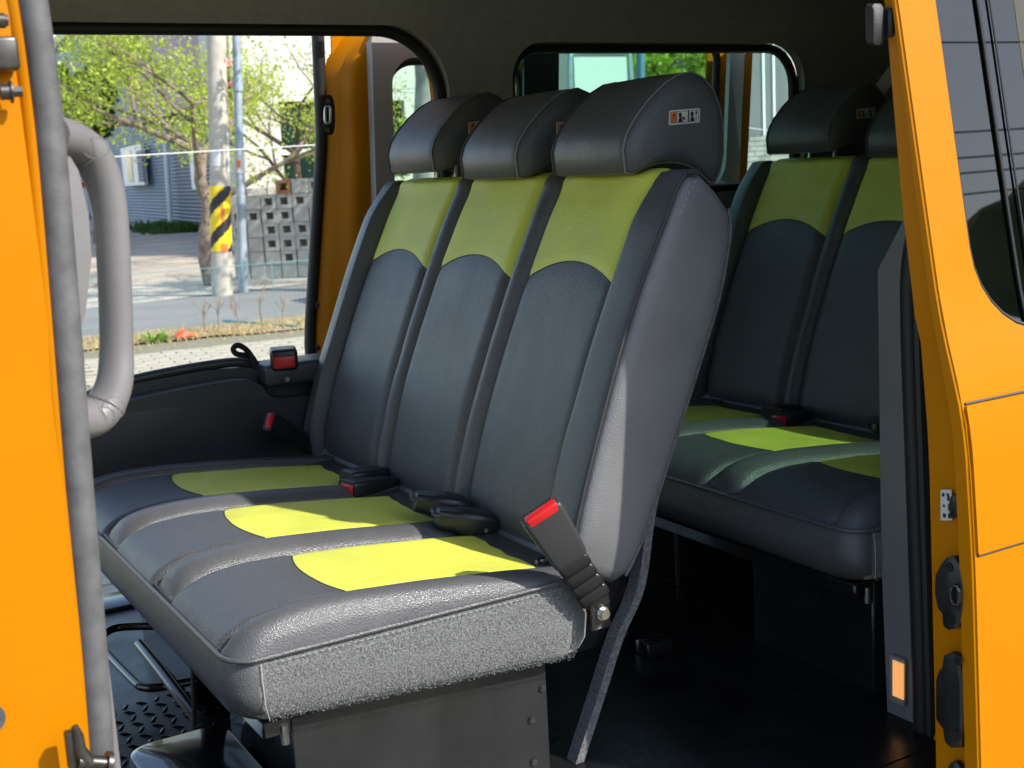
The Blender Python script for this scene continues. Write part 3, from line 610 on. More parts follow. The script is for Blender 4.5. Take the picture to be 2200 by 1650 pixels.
def cbolster(y0, y1, edge=0):
    def fn(u, v):
        y = y0+(y1-y0)*u
        yy = min(max(y, CY0+.0005), CY1-.0005); x0 = xfront(yy); x = x0+(CX1+.01-x0)*v
        base = stop(x0+.0+(x-x0) if not edge else max(x-(x0-.505)*max(0, 1-v*4), .5))
        a = u if edge >= 0 else 1-u
        if edge == 0: s = math.sin(math.pi*u); fr = min(1, v/.07); fr = math.sqrt(max(0, 1-(1-fr)**2)); z = base-.018+.034*s**.55*fr
        else:
            # inner groove at a=0, outer seam at a=1
            inner = min(1, a/.22); inner = inner*(2-inner); outr = max(0, (a-.35)/.65)
            crest = base-.018+.030*inner; seam = -.716-.006*v
            z = crest+(seam-crest)*(1-math.sqrt(max(0, 1-outr**2.2)))
            fr = min(1, v/.06); fr = math.sqrt(max(0, 1-(1-fr)**2)); z = seam+(z-seam)*fr if z > seam else z
        return (x, y, z)
    return patch(fn, 22, 40)
for i, (a, b) in enumerate(SEC_C):
    obj('front_panel', cpanel(a, b, 'front'), 'perf_c', cush, sharp=80)
    obj('yellow_panel', cpanel(a, b, 'rear'), 'yellow', cush, sharp=80)
    f_ = cpanel(a, b, 'seam'); obj('seam', tube([Vector(f_(u, 0))+Vector((0, 0, .0003)) for u in frange(.02, .98, 30)], .0011, 5), 'piping', cush)
obj('bolster', cbolster(SEC_C[0][0], CY0, 1), 'vinyl', cush, sharp=80)
for i in (0, 1): obj('bolster', cbolster(SEC_C[i][1], SEC_C[i+1][0], 0), 'vinyl', cush, sharp=80)
obj('bolster', cbolster(SEC_C[2][1], CY1, 1), 'vinyl', cush, sharp=80)
# front piping and seams
obj('piping', tube([(x, y, -.7175) for x, y in [(1.10, CY0-.004)]+[(p[0]-.004, p[1]-.003 if p[1] < 1.8 else p[1]) for p in near[::-1][::-1]+fro]], .0042, 8), 'vinyl', cush)
st_paths = []
for (a, b) in SEC_C:
    st_paths.append([(x, b+.006, stop(x)-.0025) for x in frange(.58, .98, 30)])
bm = new()
for pth in st_paths:
    b2 = dashes(pth, .0006, .006, .004); me = bpy.data.meshes.new('t'); b2.to_mesh(me); b2.free(); bm.from_mesh(me); bpy.data.meshes.remove(me)
b2 = dashes([(x, CY0-.006, -.728) for x in frange(.58, 1.10, 20)], .0006, .005, .006); me = bpy.data.meshes.new('t'); b2.to_mesh(me); b2.free(); bm.from_mesh(me); bpy.data.meshes.remove(me)
add_tube(bm, [(.549, CY0-.004, -.725), (.547, CY0-.010, -.75), (.548, CY0-.010, -.79), (.555, CY0-.002, -.818)], .0009, 6)
obj('stitching', bm, 'thread', cush, kind='stuff')
V = []; Fc = []; rf = random.Random(14)
for k in range(15000):
    x = rf.uniform(.556, 1.118); z = rf.uniform(bot(x)-.004, -.726)
    b = min(1, (z-bot(x))/.03); y = CY0+.003-.0115*max(0, b*(2-b)) if z < -.735 else CY0-.004
    d = Vector((rf.gauss(0, .7), -rf.uniform(.4, 1.1), rf.gauss(-.25, .7))).normalized()*rf.uniform(.0014, .0032); e = Vector((rf.gauss(0, 1), 0, rf.gauss(0, 1))).normalized()*.0005
    i = len(V); p = Vector((x, y, z)); V += [p-e, p+e, p+d]; Fc.append((i, i+1, i+2))
me = bpy.data.meshes.new('felt_pile'); me.from_pydata(V, [], Fc); obj('felt_pile', me, 'pile', cush, smooth=False, kind='stuff')
# --- backrest
front = [(-.74, 1.150), (-.626, 1.180), (-.517, 1.217), (-.352, 1.286), (-.224, 1.342), (-.10, 1.402), (-.045, 1.436)]
side_prof = [(1.135, -.70), (1.158, -.614), (1.208, -.471), (1.266, -.321), (1.316, -.211), (1.375, -.10), (1.398, -.058), (1.420, -.034), (1.450, -.035), (1.485, -.066), (1.513, -.100), (1.516, -.14), (1.505, -.195), (1.480, -.278), (1.415, -.425), (1.333, -.603), (1.285, -.698), (1.25, -.748), (1.225, -.757), (1.175, -.735), (1.142, -.722)]
BY0, BY1 = 1.768, 3.052
def core(rings):
    for r in rings:
        if BY0+.03 < r[0][1] < BY1-.03:
            for k in range(10): r[k] = (r[k][0]+.035, r[k][1], r[k][2]-(.02 if k > 6 else 0))
    return rings
bm = new(); add_loft(bm, core(profile_y(side_prof, [(BY0-.012, .62), (BY0-.010, .80), (BY0-.005, .93), (BY0, .975), (BY0+.012, 1.0), (BY0+.024, 1.0), (BY0+.05, 1.0), (BY1-.05, 1.0), (BY1-.024, 1.0), (BY1-.012, 1.0), (BY1, .975), (BY1+.005, .93), (BY1+.01, .8)])))
bk_ = obj('backrest', bm, 'vinyl_sunlit', bench, sharp=60)
ftab = sorted([(z, x) for z, x in front])
def fx_(z): e = .03; return sum(interp(ftab, z+d*e) for d in (-1, -.5, 0, .5, 1))/5
def topline(t):    # t 0..1 bottom -> over the top edge; returns x,z and the forward normal
    zt = -.735+.70*min(t, .93)/.93
    if t <= .93: x, z = fx_(zt), zt; n = Vector((-.92, 0, .40))
    else:
        a = (t-.93)/.07*R_(70); x = fx_(-.035)+.004+.05*math.sin(a)*.9; z = -.035+.014*math.sin(a)-.02*(1-math.cos(a)); n = Vector((-.92*math.cos(a), 0, .4+.6*math.sin(a))).normalized()
    return x, z, n
def bpanel(y0, y1, kind):
    def tb(u): return .655+.058*(1-(2*u-1)**2)
    def fn(u, v):
        y = y0+(y1-y0)*u; b = tb(u); t = b*v if kind == 'low' else b+(1-b)*v
        x, z, n = topline(t); e = min(u, 1-u)*(y1-y0); bul = min(1, e/.03); bul = bul*(2-bul)
        o = -.004+.016*bul+.006*math.sin(math.pi*min(1, t*1.1))
        if kind == 'low' and v > .96: o -= .0035*(v-.96)/.04
        if kind != 'low' and v < .06: o -= .0035*(1-v/.06)
        if t < .1: o -= .03*(1-t/.1)**2
        o += .0022*noise.noise(Vector((y*9, z*5, 1.3)))+.0016*noise.noise(Vector((y*22, z*9, 4.1)))*(1.6-bul)
        return Vector((x, y, z))+n*o
    if kind == 'seam': return fn
    return patch(fn, 28, 34)
def bbolster(y0, y1, edge=0):
    def fn(u, v):
        y = y0+(y1-y0)*u; x, z, n = topline(v*(.985 if edge == 0 else .952))
        if edge == 0: o = -.004+.024*math.sin(math.pi*u)**.6
        else:
            inner = min(1, u/.25); inner = inner*(2-inner); outr = max(0, (u-.3)/.7)
            o = -.004+.046*inner; tgt = .033; o = o+(tgt-o)*(1-math.sqrt(max(0, 1-outr**2)))
            # outer part turns onto the side
        if v < .1: o -= .03*(1-v/.1)**2
        o += .002*noise.noise(Vector((y*14, z*7, 2.2)))
        if edge and v > .8: k = (v-.8)/.2; o = o*(1-k*k*.75)
        return Vector((x, y, z))+n*o
    return patch(fn, 20, 44)
for (a, b) in SEC_B:
    obj('lower_panel', bpanel(a, b, 'low'), 'perf_b', bk_, sharp=80)
    obj('yellow_panel', bpanel(a, b, 'up'), 'yellow', bk_, sharp=80)
    f_ = bpanel(a, b, 'seam'); obj('seam', tube([Vector(f_(u, 0)) for u in frange(.02, .98, 30)], .0014, 5), 'piping', bk_)
obj('bolster', bbolster(SEC_B[0][0], BY0+.003, 1), 'vinyl', bk_, sharp=80)
for i in (0, 1): obj('bolster', bbolster(SEC_B[i][1], SEC_B[i+1][0], 0), 'vinyl', bk_, sharp=80)
obj('bolster', bbolster(SEC_B[2][1], BY1-.003, 1), 'vinyl', bk_, sharp=80)
sidep = [Vector((p[0]-.006, BY0-.002, p[1]+.002)) for p in side_prof[:9]]
obj('piping', tube(smoothpath(sidep, 5), .0034, 8), 'piping', bk_)
cxs = sum(p[0] for p in side_prof)/len(side_prof); czs = sum(p[1] for p in side_prof)/len(side_prof)
stp = smoothpath([Vector((p[0]+.017, BY0-.0075, p[1]-.006)) for p in side_prof[1:8]], 6)
obj('stitching', dashes(stp, .001, .007, .005), 'thread', bk_, kind='stuff')
rearp = [Vector((p[0]+.001, BY0+.004, p[1])) for p in side_prof[10:18]]
obj('rear_seam', tube(smoothpath(rearp, 4), .0035, 6), 'carpet', bk_)
# --- headrests
hprof = [(1.384, -.026), (1.380, .018), (1.390, .046), (1.412, .076), (1.445, .108), (1.482, .136), (1.515, .152), (1.548, .157), (1.577, .146), (1.602, .122), (1.618, .088), (1.624, .045), (1.623, 0), (1.614, -.036), (1.60, -.058), (1.588, -.056), (1.565, -.038), (1.535, -.020), (1.50, -.012), (1.46, -.012), (1.42, -.022), (1.396, -.030)]
def headrest(i):
    yc = 2.034+.39*i; dz = .022 if i == 2 else 0; hw = .137
    bm = new(); P = profile_y([(p[0], p[1]+dz) for p in hprof], [(yc-hw-.006, .35), (yc-hw-.003, .72), (yc-hw+.006, .93), (yc-hw+.016, .985), (yc-hw+.032, 1.0), (yc, 1.015), (yc+hw-.032, 1.0), (yc+hw-.016, .985), (yc+hw-.006, .93), (yc+hw+.003, .72), (yc+hw+.006, .35)]); add_loft(bm, P)
    h = obj('headrest', bm, 'vinyl' if i else 'vinyl', bench, sharp=75)
    cx = sum(p[0] for p in hprof)/len(hprof); cz = sum(p[1] for p in hprof)/len(hprof)+dz
    for sgn in (-1, 1):
        sm = [Vector((cx+(p[0]-cx)*.99, yc+sgn*(hw-.014), cz+(p[1]+dz-cz)*.99)) for p in hprof]
        obj('seam', tube(sm, .0022, 6, closed=True), 'vinyl_sunlit' if sgn < 0 else 'piping', h)
    for q in (-.05, .05): obj('post', tube([(1.475, yc+q, -.09), (1.49, yc+q, .02)], .006, 10), 'steel', h)
    # warning sticker on the side
    y = yc-hw-.0058
    def S(u, v, d=0): return Vector((1.474+.075*u+.002*v, y-.0005*(u-.5)**2-d, .057+dz+.027*v+.003*u))
    bm = new()
    def poly(pts, d, mi):
        f = bm.faces.new([bm.verts.new(S(u, v, d)) for u, v in pts]); f.material_index = mi
    def rect(u0, v0, u1, v1, d, mi): poly([(u0, v0), (u1, v0), (u1, v1), (u0, v1)], d, mi)
    poly(rrect(0, 0, 1, 1, .07, 4), .0004, 0); rect(.05, .1, .66, .9, .0007, 2); rect(.06, .12, .235, .88, .0010, 1); rect(.255, .13, .60, .87, .0010, 0); rect(.63, .1, .95, .9, .0007, 2); rect(.645, .13, .935, .87, .0010, 0)
    poly([(.10, .56), (.20, .56), (.15, .84)], .0013, 2); rect(.09, .17, .205, .46, .0013, 3); rect(.105, .21, .19, .42, .0015, 1); rect(.145, .21, .152, .42, .0017, 3)
    for u0 in (.29, .67):
        poly([(u0+.06+.052*math.cos(a*math.pi/6), .66+.16*math.sin(a*math.pi/6)) for a in range(12)], .0014, 2)
        poly([(u0, .14), (u0+.15, .14), (u0+.15, .22), (u0+.105, .40), (u0+.10, .62), (u0+.03, .6), (u0+.035, .42), (u0+.01, .3)], .0015, 2)
    poly([(.46+.045*math.cos(a*math.pi/6), .4+.12*math.sin(a*math.pi/6)) for a in range(12)], .0016, 3); rect(.5, .15, .52, .4, .0016, 3)
    poly([(.865+.03*math.cos(a*math.pi/6), .7+.13*math.sin(a*math.pi/6)) for a in range(12)], .0016, 2); rect(.86, .3, .87, .7, .0016, 2); rect(.83, .2, .845, .38, .0016, 2); rect(.885, .2, .9, .38, .0016, 2)
    obj('warning_sticker', bm, ['card', 'card_orange', 'ink', 'ink_red'], h, smooth=False)
for i in range(3): headrest(i)
# --- base
obj('base_plate', box((.607, 1.795, FLOOR), (1.085, 1.80, -.85), .0015, 1), 'plate', bench)
bb = obj('base_box', box((.612, 1.801, FLOOR), (1.08, 2.16, -.85), .004, 1), 'blackmetal', bench)
obj('base_box', box((.64, 2.50, FLOOR), (1.08, 2.93, -.85), .004, 1), 'blackmetal', bench)
obj('seat_frame', box((.56, 1.80, -.878), (1.14, 3.0, -.846), .004, 1), 'blackmetal', bench)
for px, py in ((1142, 1546), (1147, 1637), (1165, 1478)):
    q = at(px, py, Y=1.794); bm = new(); add_tube(bm, [q+Vector((0, .002, 0)), q+Vector((0, -.0025, 0))], .0068, 8); add_tube(bm, [q+Vector((0, -.0025, 0)), q+Vector((0, -.004, 0))], .004, 6); obj('bolt', bm, 'blackmetal', bench)
q = at(620, 1580, Y=1.80); bm = new(); add_tube(bm, [q+Vector((-.006, .0, .02)), q+Vector((-.006, 0, -.012))], .007, 8); obj('bolt', bm, 'steel', bench)
# tubular foot loop and strut in front of the base
lp = [at(330, 1345, Z=-.93), at(265, 1347, Z=-.93), at(232, 1356, Z=-.93), at(218, 1378, Z=-.935), at(232, 1405, Z=-.935), at(290, 1465, Z=-.935), at(310, 1476, Z=-.935), at(345, 1476, Z=-.935), at(420, 1462, Z=-.935)]
obj('foot_loop', tube(smoothpath(lp, 6), .0085, 12), 'blackmetal', bench)
obj('strut', tube([at(300, 1385, Y=2.35), at(345, 1440, Y=2.2), at(425, 1545, Y=2.02)], .011, 12), 'blackmetal', bench)
obj('front_post', tube([at(412, 1400, Y=1.98), at(418, 1560, Y=1.98)], .004, 8), 'blackmetal', bench)
# carpet strip hanging behind the backrest
cs = [Vector((1.515, 1.79, -.15)), Vector((1.42, 1.79, -.43)), Vector((1.335, 1.79, -.62)), at(1375, 1260, Y=1.79), at(1330, 1370, Y=1.79), at(1288, 1500, Y=1.79), at(1236, 1660, Y=1.79)]
cpp = smoothpath(cs, 8); bm = new(); rows = []
for p in cpp: rows.append([bm.verts.new(p+Vector((a, b, 0))) for a, b in ((-.006, 0), (.012, -.001), (.012, .03), (-.006, .03))])
for a, b in zip(rows[:-1], rows[1:]):
    for k in range(4): bm.faces.new((a[k], a[(k+1) % 4], b[(k+1) % 4], b[k]))
bm.faces.new(rows[0]); bm.faces.new(rows[-1]); obj('carpet_back', bm, 'carpet', bench)
# --- belts and buckles
b0, b1 = at(1288, 1300, Y=1.715), at(1160, 1098, Y=1.700)
mt = frame_from(b0, b1, (1, -.35, .55)); L = (b1-b0).length
bm = new()
add_loft(bm, [[mt @ Vector((x*s, y*s2, t*L)) for x, y in rrect(-.035, -.015, .035, .015, .008, 4)] for t, s, s2 in ((.50, .86, .8), (.54, .93, .95), (.75, 1.0, 1.0), (.96, 1.06, 1.0), (.99, 1.05, .98), (1.0, 1.0, .9))])
nb = obj('buckle', bm, 'trim_dark', bench, sharp=45)
obj('release_button', box((-.030, -.0150, L-.014), (.030, .004, L+.006), .004, 3, mt), 'red', nb)
bm = new()
for k in range(9): add_box(bm, (-.028+k*.0064, .0055, L-.004), (-.0248+k*.0064, .0130, L+.003), 0, 1, mt)
obj('slot_teeth', bm, 'black', nb, smooth=False)
bm = new()
for k in range(4):
    t0, t1 = .08+k*.108, .08+(k+1)*.108-.012
    add_loft(bm, [[mt @ Vector((x*s, y*s, t*L)) for x, y in rrect(-.029, -.012, .029, .012, .006, 3)] for t, s in ((t0, .93), (t0+.01, 1.0), (t1-.015, .98), (t1, .88))])
add_loft(bm, [[mt @ Vector((x, y, t*L)) for x, y in rrect(-.019, -.009, .019, .009, .004, 3)] for t in (0, .52)])
obj('buckle_sleeve', bm, 'black', nb, sharp=45)
q = at(1296, 1318, Y=1.705); obj('anchor_plate', box(q+Vector((-.022, .004, -.030)), q+Vector((.018, .009, .030)), .004, 2), 'blackmetal', bench)
bm = new()
for l0, l1, r, s in ((0, .004, .0125, 20), (.004, .009, .010, 6), (.009, .012, .0088, 16)): add_tube(bm, [q+Vector((0, .004-l0, 0)), q+Vector((0, .004-l1, 0))], r, s)
obj('anchor_bolt', bm, 'steel', bench)
obj('hinge_bracket', box((1.10, 1.83, -.90), (1.30, 1.85, -.70), .01, 2), 'blackmetal', bench)
# buckle between far and middle seats
mt = Matrix.Translation(at(790, 1045, Y=2.53)) @ Matrix.Rotation(R_(12), 4, 'Z') @ Matrix.Rotation(R_(6), 4, 'Y')
bm = new(); add_loft(bm, [[mt @ Vector((x, y*s, z*s)) for y, z in rrect(-.034, -.018, .034, .020, .009, 4)] for x, s in ((-.058, .93), (-.054, 1.0), (.0, 1.02), (.05, .9), (.07, .75))])
bq = obj('buckle', bm, 'black', bench, sharp=45); obj('release_button', box((-.062, -.024, -.010), (-.055, .020, .013), .004, 2, mt), 'red', bq)
mt2 = mt @ Matrix.Translation((.035, .055, .012)); bm = new(); add_loft(bm, [[mt2 @ Vector((x, y*s, z*s)) for y, z in rrect(-.032, -.014, .032, .018, .009, 4)] for x, s in ((-.055, .85), (-.05, 1.0), (.0, 1.02), (.06, .9))]); obj('buckle', bm, 'black', bench, sharp=45)
# two stowed belt clasps between middle and near seats
for cxp, cyp, YY, rz, Lh in ((945, 1085, 2.19, 25, .055), (1000, 1120, 2.10, 20, .062)):
    mt = Matrix.Translation(at(cxp, cyp, Y=YY)) @ Matrix.Rotation(R_(-rz), 4, 'Z') @ Matrix.Rotation(R_(14), 4, 'Y')
    bm = new(); add_loft(bm, [[mt @ Vector((x, y*s, z*s)) for y, z in rrect(-.030, -.022, .030, .024, .012, 4)] for x, s in ((-Lh, .55), (-Lh*.9, .8), (-Lh*.3, .92), (-Lh*.2, 1.05), (Lh*.7, 1.05), (Lh, .8))])
    bq = obj('buckle', bm, 'black', bench, sharp=45)
    obj('belt_tongue', box((-Lh*1.15, -.024, .004), (-Lh*.3, .024, .014), .003, 1, mt), 'trim_dark', bq)
    bm = new(); add_tube(bm, [mt @ Vector((Lh*.6, -.033, -.004)), mt @ Vector((Lh*.6, -.0355, -.004))], .004, 12); obj('pin', bm, 'steel', bq)
obj('belt_strap', box(at(1030, 1140, Y=2.12)-Vector((0, .02, .012)), at(1085, 1150, Y=2.12)+Vector((.03, .02, .002)), .003, 1), 'webbing_dark', bench)
# --- rear bench: the same again, further back
rb = copy_tree(bench); rb.location += Vector((1.178, -.118, -.004)); rb['label'] = 'second three seat bench behind, mostly in shade by the rear pillar'
bxs = [c for c in rb.children if c.name.split('.')[0] == 'base_box' and c.data.vertices[0].co.y > .05]
for c in bxs: bpy.data.objects.remove(c)
for ch in list(rb.children):
    if ch.name.split('.')[0] in ('carpet_back', 'foot_loop', 'strut', 'front_post', 'belt_strap'): bpy.data.objects.remove(ch)
RB = Vector((1.178, -.118, -.004))
# leg frame of the rear bench
for pth, r in (([at(1455, 1140, Y=2.45), at(1462, 1328, Y=2.45), at(1480, 1345, Y=2.42), at(1630, 1392, Y=2.15)], .008), ([at(1370, 1268, Y=2.62), at(1452, 1303, Y=2.5)], .009), ([at(1500, 1320, Y=2.40), at(1630, 1372, Y=2.15)], .008)):
    o = obj('leg_frame', tube(smoothpath(pth, 4), r, 10), 'blackmetal', bench); o.parent = rb; o.location = -RB
# white seat belt hanging by the rear window
bm = new(); pth = [(at(1990, 120, Y=1.95)), (at(1905, 215, Y=1.95)), (at(1820, 330, Y=1.95))]
rows = [[bm.verts.new(p+Vector((0, d*.35, d*.7))) for d in (-.032, .032)] for p in [at(1965, 90, Y=2.75), at(1925, 145, Y=2.75), at(1893, 190, Y=2.75), at(1850, 255, Y=2.75), at(1810, 340, Y=2.75)]]
for a, b in zip(rows[:-1], rows[1:]): bm.faces.new((a[0], a[1], b[1], b[0]))
tag(obj('seat_belt', bm, 'webbing'), 'white seat belt strap slanting down behind the rear headrests', 'seat belt')
q = at(1405, 1376, Z=FLOOR+.03)
tag(obj('floor_plug', box((q.x-.035, q.y-.025, FLOOR+.0005), (q.x+.035, q.y+.025, FLOOR+.035), .006, 2, None), 'blackmetal'), 'small glossy black block on the floor between the benches', 'floor block')
q = at(425, 1640, Z=FLOOR+.10)
bm = new(); add_loft(bm, [[(q.x+x*s, q.y+y*s, z) for x, y in rrect(-.10, -.16, .10, .16, .05, 6)] for z, s in ((FLOOR+.0005, 1.0), (FLOOR+.08, .93), (FLOOR+.095, .9), (FLOOR+.10, .82))])
tag(obj('floor_box', bm, 'blackmetal'), 'black rounded floor box in front of the seat base', 'floor box')

# ================================================================== outside, beyond the far door
def leaves(name, blobs, n, size, m, parent, seed):
    rnd = random.Random(seed); me = bpy.data.meshes.new(name); V = []; Fc = []; T = []
    tot = sum(b[1]**2 for b in blobs)
    for c, r, sq in blobs:
        for _ in range(int(n*r*r/tot)):
            d = Vector((rnd.gauss(0, 1), rnd.gauss(0, 1), rnd.gauss(0, 1))).normalized()*r*(rnd.random()**.45); d.z *= sq
            p = Vector(c)+d; s = size*rnd.uniform(.6, 1.3)
            a = Vector((rnd.gauss(0, 1), rnd.gauss(0, 1), rnd.gauss(0, 1))).normalized(); b = a.cross(Vector((rnd.gauss(0, 1), rnd.gauss(0, 1), rnd.gauss(0, 1)))).normalized()
            k = len(V); V += [p-a*s, p+b*s*.55, p+a*s, p-b*s*.55]; Fc.append((k, k+1, k+2, k+3)); T.append(rnd.random())
    me.from_pydata(V, [], Fc); at_ = me.attributes.new('tone', 'FLOAT', 'FACE'); at_.data.foreach_set('value', T)
    return obj(name, me, m, parent, smooth=False)
def branch(bm, p, d, L, r, depth, rnd, tips):
    pts = [p]; q = p
    for k in range(4): d = (d+Vector((rnd.gauss(0, .12), rnd.gauss(0, .12), rnd.gauss(0, .08)))).normalized(); q = q+d*L/4; pts.append(q)
    add_tube(bm, pts, [r*(1-.45*k/4) for k in range(5)], 7 if depth > 1 else 5)
    if depth == 0: tips.append((q, L)); return
    tips.append((pts[3], L*.7))
    for k in range(3 if depth > 1 else 3):
        nd = (d+Vector((rnd.gauss(0, .55), rnd.gauss(0, .55), rnd.gauss(.05, .35)))).normalized(); branch(bm, pts[rnd.choice((2, 3, 4))], nd, L*.72, r*.5, depth-1, rnd, tips)
def tree(base, top, r, L, label, seed, leafmat, barkmat, nleaf, size, group, lean=(0, 0, 1), depth=3, sq=1):
    t = root('tree', base, label, 'tree', group); rnd = random.Random(seed); bm = new(); tips = []
    base = Vector(base); d = (Vector(top)-base); pts = [base+d*k/5+Vector((rnd.gauss(0, .04), rnd.gauss(0, .04), 0))*(k > 0) for k in range(6)]
    add_tube(bm, pts, [r*(1.25-.5*k/5) for k in range(6)], 12)
    for k in range(5): branch(bm, pts[rnd.choice((3, 4, 5))] if k < 3 else pts[5], Vector((math.cos(k*1.3+seed), math.sin(k*1.3+seed), rnd.uniform(.35, 1.1))).normalized(), L, r*.55, depth, rnd, tips)
    obj('trunk', bm, barkmat, t)
    leaves('crown', [(p, l*.6, sq) for p, l in tips], nleaf, size, leafmat, t, seed); return t
tb_ = at(455, 590, Y=18.4)
tree((tb_.x, tb_.y, GR), at(425, 330, Y=18.4), .11, 1.35, 'leafy spring tree with pale bark behind the striped pole', 3, 'leaf', 'bark', 14000, .034, 'trees outside')
t2 = at(640, 560, Y=22); tree((t2.x, t2.y, GR), at(640, 330, Y=22), .09, 1.35, 'light leafy tree in front of the white building, right of the blue pole', 8, 'leaf', 'barkd', 3600, .034, 'trees outside')
t3 = at(1470, 560, Y=17); tree((t3.x, t3.y, GR), at(1470, 200, Y=17), .08, .55, 'tree with sparse leaves seen through the rear quarter window', 12, 'leaf', 'barkd', 2600, .06, 'trees outside', depth=2)
t4 = at(910, 560, Y=14.5); tree((t4.x, t4.y, GR), at(905, 60, Y=14.5), .17, .9, 'grey trunked tree seen through the far door window', 5, 'leaf', 'stone', 1500, .05, 'trees outside', depth=2)
def clump_tree(px, Y, spots, label, seed, n, size, group):
    b = at(px, 470, Y=Y); t = root('tree', (b.x, b.y, GR), label, 'tree', group); bm = new()
    tops = [at(x, y, Y=Y) for x, y, r in spots]; trunk = Vector((b.x, b.y, GR)); mid = trunk.lerp(tops[0], .5)
    add_tube(bm, [trunk, mid, tops[0]], [.12, .09, .03], 8)
    for q in tops[1:]: add_tube(bm, [mid, mid.lerp(q, .6)+Vector((0, 0, .2)), q], [.05, .035, .01], 6)
    obj('trunk', bm, 'barkd', t); leaves('crown', [(q, r, 1.1) for q, (_, _, r) in zip(tops, spots)], n, size, 'leafd' if seed != 21 else 'leafm', t, seed)
clump_tree(120, 30, [(128, 175, .35), (140, 215, .45), (120, 240, .5), (150, 262, .4), (175, 165, .16), (135, 280, .5)], 'bright green bushy tree at the left behind the grab handle', 21, 5000, .07, 'trees outside')
clump_tree(205, 36, [(212, 170, .45), (210, 200, .55), (205, 235, .55), (180, 250, .6), (215, 260, .45), (165, 285, .6), (195, 190, .3)], 'dark green tree standing against the navy building', 22, 7000, .08, 'trees outside')
# poles
def pole(name, b, t, r0, r1, m, label, cat, h_extra=2.5):
    b, t = Vector(b), Vector(t); b.z = GR; d = (t-b).normalized(); o = root(name, b, label, cat)
    obj('shaft', tube([b, b.lerp(t, .5), t+d*h_extra], [r0, (r0+r1)/2, r1], 20), m, o); return o, d
pb = at(478, 637, Y=16.57); pt = at(464, 50, Y=16.57)
P1, pdv = pole('utility_pole', pb, pt, .142, .120, 'concrete', 'round concrete utility pole with yellow and black striped band', 'utility pole')
def onpole(p, d, h, ang, r):
    x = d.cross(Vector((0, 1, 0))).normalized(); y = x.cross(d); return p+d*h+x*math.cos(ang)*r+y*math.sin(ang)*r
pb0 = Vector((pb.x, pb.y, GR))
hl = [(at(478, 540, Y=16.57)-pb0).length, (at(474, 400, Y=16.57)-pb0).length]
bm = new(); nA, nH = 48, 60
gv = [[bm.verts.new(onpole(pb0, pdv, hl[0]+(hl[1]-hl[0])*j/nH, i*2*math.pi/nA, .1435)) for i in range(nA)] for j in range(nH+1)]
for j in range(nH):
    for i in range(nA):
        f = bm.faces.new((gv[j][i], gv[j][(i+1) % nA], gv[j+1][(i+1) % nA], gv[j+1][i])); f.material_index = 1 if ((i/nA*2+j/nH*2.2*.92) % 1) < .42 else 0
obj('hazard_band', bm, ['yellowband', 'blackband'], P1)
def pole_card(parent, p, d, h0, h1, a0, a1, r, m):
    bm = new(); add_patch(bm, lambda u, v: onpole(p, d, h0+(h1-h0)*v, a0+(a1-a0)*u, r), 8, 2); return obj('notice', bm, m, parent)
hh = lambda py, px=474: (at(px, py, Y=16.57)-pb0).length
pole_card(P1, pb0, pdv, hh(358), hh(322), R_(-80), R_(-25), .1375, 'card'); pole_card(P1, pb0, pdv, hh(370), hh(285), R_(-175), R_(-120), .138, 'card')
pole_card(P1, pb0, pdv, hh(474), hh(447), R_(-95), R_(-75), .146, 'card_orange'); pole_card(P1, pb0, pdv, hh(540), hh(523), R_(-110), R_(-70), .146, 'card_orange')
cb_ = at(523, 632, Y=16.7); ct = at(507, 50, Y=16.7)
P2, d2_ = pole('steel_pole', cb_, ct, .068, .052, 'galv', 'slim blue grey steel pole right of the striped pole', 'pole')
c0 = Vector((cb_.x, cb_.y, GR)); hc = (at(513, 180, Y=16.7)-c0).length
obj('collar', tube([c0+d2_*(hc-.10), c0+d2_*(hc+.09)], .074, 18), 'galv', P2)
h2 = (at(520, 372, Y=16.7)-c0).length; pole_card(P2, c0, d2_, h2, h2+.26, R_(-150), R_(-40), .0685, 'card'); pole_card(P2, c0, d2_, h2+.07, h2+.17, R_(-80), R_(-35), .070, 'card_orange')
bl = at(1376, 600, Y=13); pole('steel_pole', bl, at(1376, 80, Y=13), .055, .055, 'bluepole', 'blue steel pole seen through the rear quarter window', 'pole')
